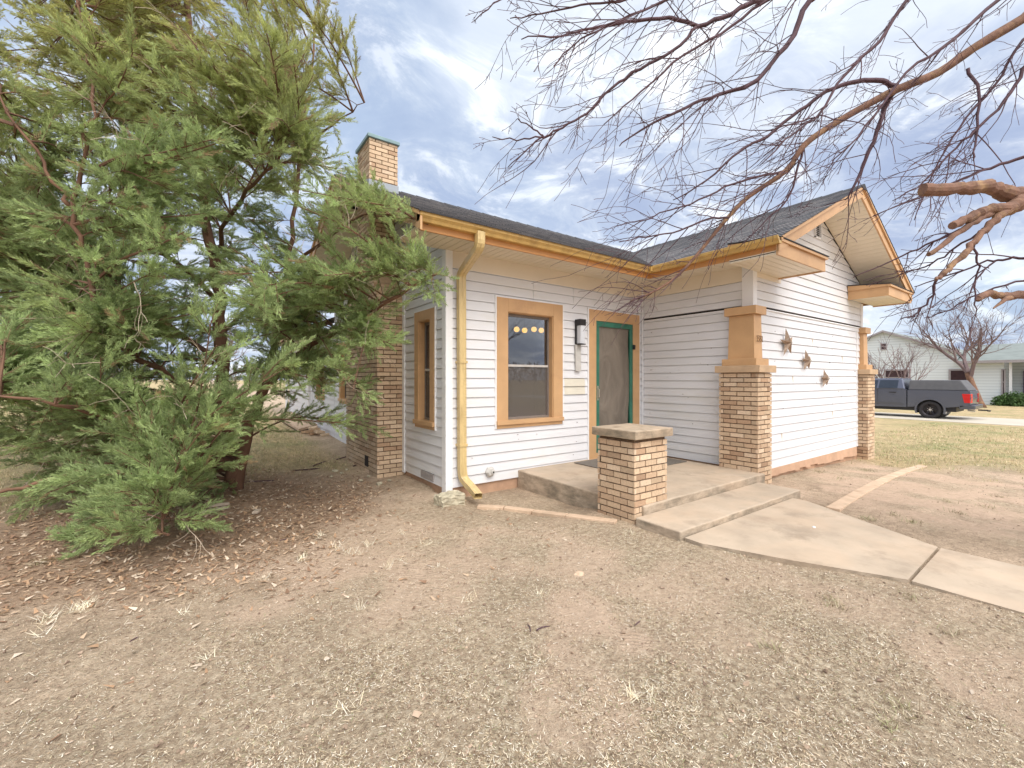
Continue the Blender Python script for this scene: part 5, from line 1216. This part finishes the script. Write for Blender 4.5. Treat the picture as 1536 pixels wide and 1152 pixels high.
while nb<780 and tries<24000:
    tries+=1
    x=R.uniform(-330,700); y=R.uniform(-200,860)
    if R.random()<.14: x=R.uniform(-250,230); y=R.uniform(480,850)
    if not inside(x,y): continue
    lat=(x-330)/FPX*5.6; rad=3.0 if y>0 else 2.3
    if abs(lat)>rad and x<0: pass
    dd=math.sqrt(max(.4,rad*rad-min(abs(lat),rad-.3)**2)); d=R.triangular(5.9-dd,5.9+dd*.8,5.9-dd*.75) if R.random()<.75 else R.uniform(5.9-dd,5.9+dd)
    if x>540: d=R.uniform(4.3,5.0)
    d=max(d,2.9); 
    e=Vector(at(x,y,d))
    if not ok(e): continue
    if x>500 and y<300 : 
        d=R.uniform(5.3,6.0); e=Vector(at(x,y,d))
        if not ok(e): continue
    # attach to nearest suitable stem point lower than the tip
    dist=np.linalg.norm(AP_-np.array(e),axis=1)+np.where(AP_[:,2]>e.z+.25,1.2,0)+rng.uniform(0,.7,len(AP_))
    if x>430 and y>430: dist=dist+np.where(np.isin(SI_,(1,2,7)),0,3.0)
    if x<330 and y>560: dist=dist+np.where(np.isin(SI_,(1,2,7)),3.0,0)
    j=int(np.argmin(dist)); s=Vector(AP_[j]); L_=(e-s).length
    if L_>2.6 or L_<.12: continue
    nb+=1
    mid=s.lerp(e,.5)+Vector((R.uniform(-.1,.1),R.uniform(-.1,.1),R.uniform(-.02,.16)))*L_
    q=smooth([s,s.lerp(mid,.5)+Vector((0,0,.03*L_)),mid,e],4); n=len(q)
    mbB.tube(q,[max(.003,.009*L_/1.2*(1-k/n)+.0025) for k in range(n)],5)
    # secondary branchlets with sprays
    nsec=int(5+L_*8)
    for k in range(nsec):
        f=R.uniform(.18,1) ; i=min(n-2,int(f*(n-1))); p=q[i].lerp(q[i+1],R.random()); t=(q[i+1]-q[i]).normalized()
        d2=rot_dir(t,R.uniform(.35,1.0),R); d2.z=d2.z*.6+R.uniform(-.05,.12); d2.normalize(); l2=R.uniform(.12,.42)*(1.1-.4*f)
        p2=p+d2*l2; mbB.tube([p,p.lerp(p2,.5)+Vector((0,0,.01)),p2],[.0035,.0028,.002],3,False)
        m=int(3+l2*22)
        for z in range(m):
            g=(z+.6)/m; pp=p.lerp(p2,g); ds=rot_dir(d2,R.uniform(.15,.75),R); ds.z+=.28; ds.normalize(); sprays.append((pp,ds,R.uniform(.075,.15)))
        sprays.append((p2,d2,R.uniform(.09,.17)))
    if R.random()<.45:
        p=q[R.randrange(2,n)]; grow(dead,p,rot_dir(t,R.uniform(.3,1.2),R),R.uniform(.25,.6),.004,0,R,1,Vector((0,0,-.5)),.3,(4,3),(4,3),.5,.4,(.4,1),.0018)
bo=mbB.build('boughs',M['cedarbark'],cedar); bo['kind']='stuff'; do=dead.build('dead_twigs',M['deadtwig'],cedar); do['kind']='stuff'
# spray template: feathery shoots
def template(seed,nb=38):
    r=np.random.default_rng(seed); Q=[]
    for k in range(nb):
        f=(k+.5)/nb; c=np.array([f,0,.10*math.sin(f*3)*r.uniform(-.3,1)]); az=r.uniform(0,6.283); an=r.uniform(.35,.95)*(1-.35*f); l=(.36*(1-.55*f)+.1)*r.uniform(.7,1.15)
        d=np.array([math.cos(an),math.sin(an)*math.cos(az),math.sin(an)*math.sin(az)*.7]); s=np.cross(d,r.normal(size=3)); s/=np.linalg.norm(s); w=r.uniform(.016,.027)
        Q.append([c-s*w*.5,c+d*l*.45-s*w,c+d*l,c+d*l*.5+s*w])
    return np.array(Q)
TMP=[template(s) for s in range(8)]
ns=len(sprays); P0=np.array([tuple(s[0]) for s in sprays]); D0=np.array([tuple(s[1]) for s in sprays]); S0=np.array([s[2] for s in sprays])
A=np.cross(D0,rng.normal(size=(ns,3))); A/=np.linalg.norm(A,axis=1)[:,None]; B=np.cross(D0,A); Rm=np.stack([D0,A,B],1)
out_=[];cols=[]
hue=fbm(P0[:,0]*1.0+P0[:,2],P0[:,1]+P0[:,2]*.7,.9,3,5)
for t in range(8):
    k=np.arange(ns)%8==t; T_=TMP[t]; W_=np.einsum('qvj,njk->nqvk',T_,Rm[k])*S0[k][:,None,None,None]+P0[k][:,None,None,:]
    out_.append(W_.reshape(-1,4,3)); h=hue[k][:,None]; z_=P0[k][:,2:3]; olive=np.clip(sstep(2.8,5.5,z_)*.75+(h-.5)*.6,0,1)
    c=np.array([[.355,.445,.195]])*(1-olive)+np.array([[.43,.40,.125]])*olive; br_=(rng.random((len(c),1))<.05); c=np.where(br_,np.array([[.36,.26,.15]]),c); c=c*rng.uniform(.7,1.3,(len(c),1)); cols.append(np.repeat(c,len(T_),0)*rng.uniform(.85,1.15,(len(c)*len(T_),1)))
V=np.concatenate(out_); C_=np.concatenate(cols); keep=V[:,:,2].min(1)>.01; print('cedar sprays',ns,'blades',len(V))
crown=raw_mesh('foliage',V[keep],4,M['foliage'],C_[keep],cedar)
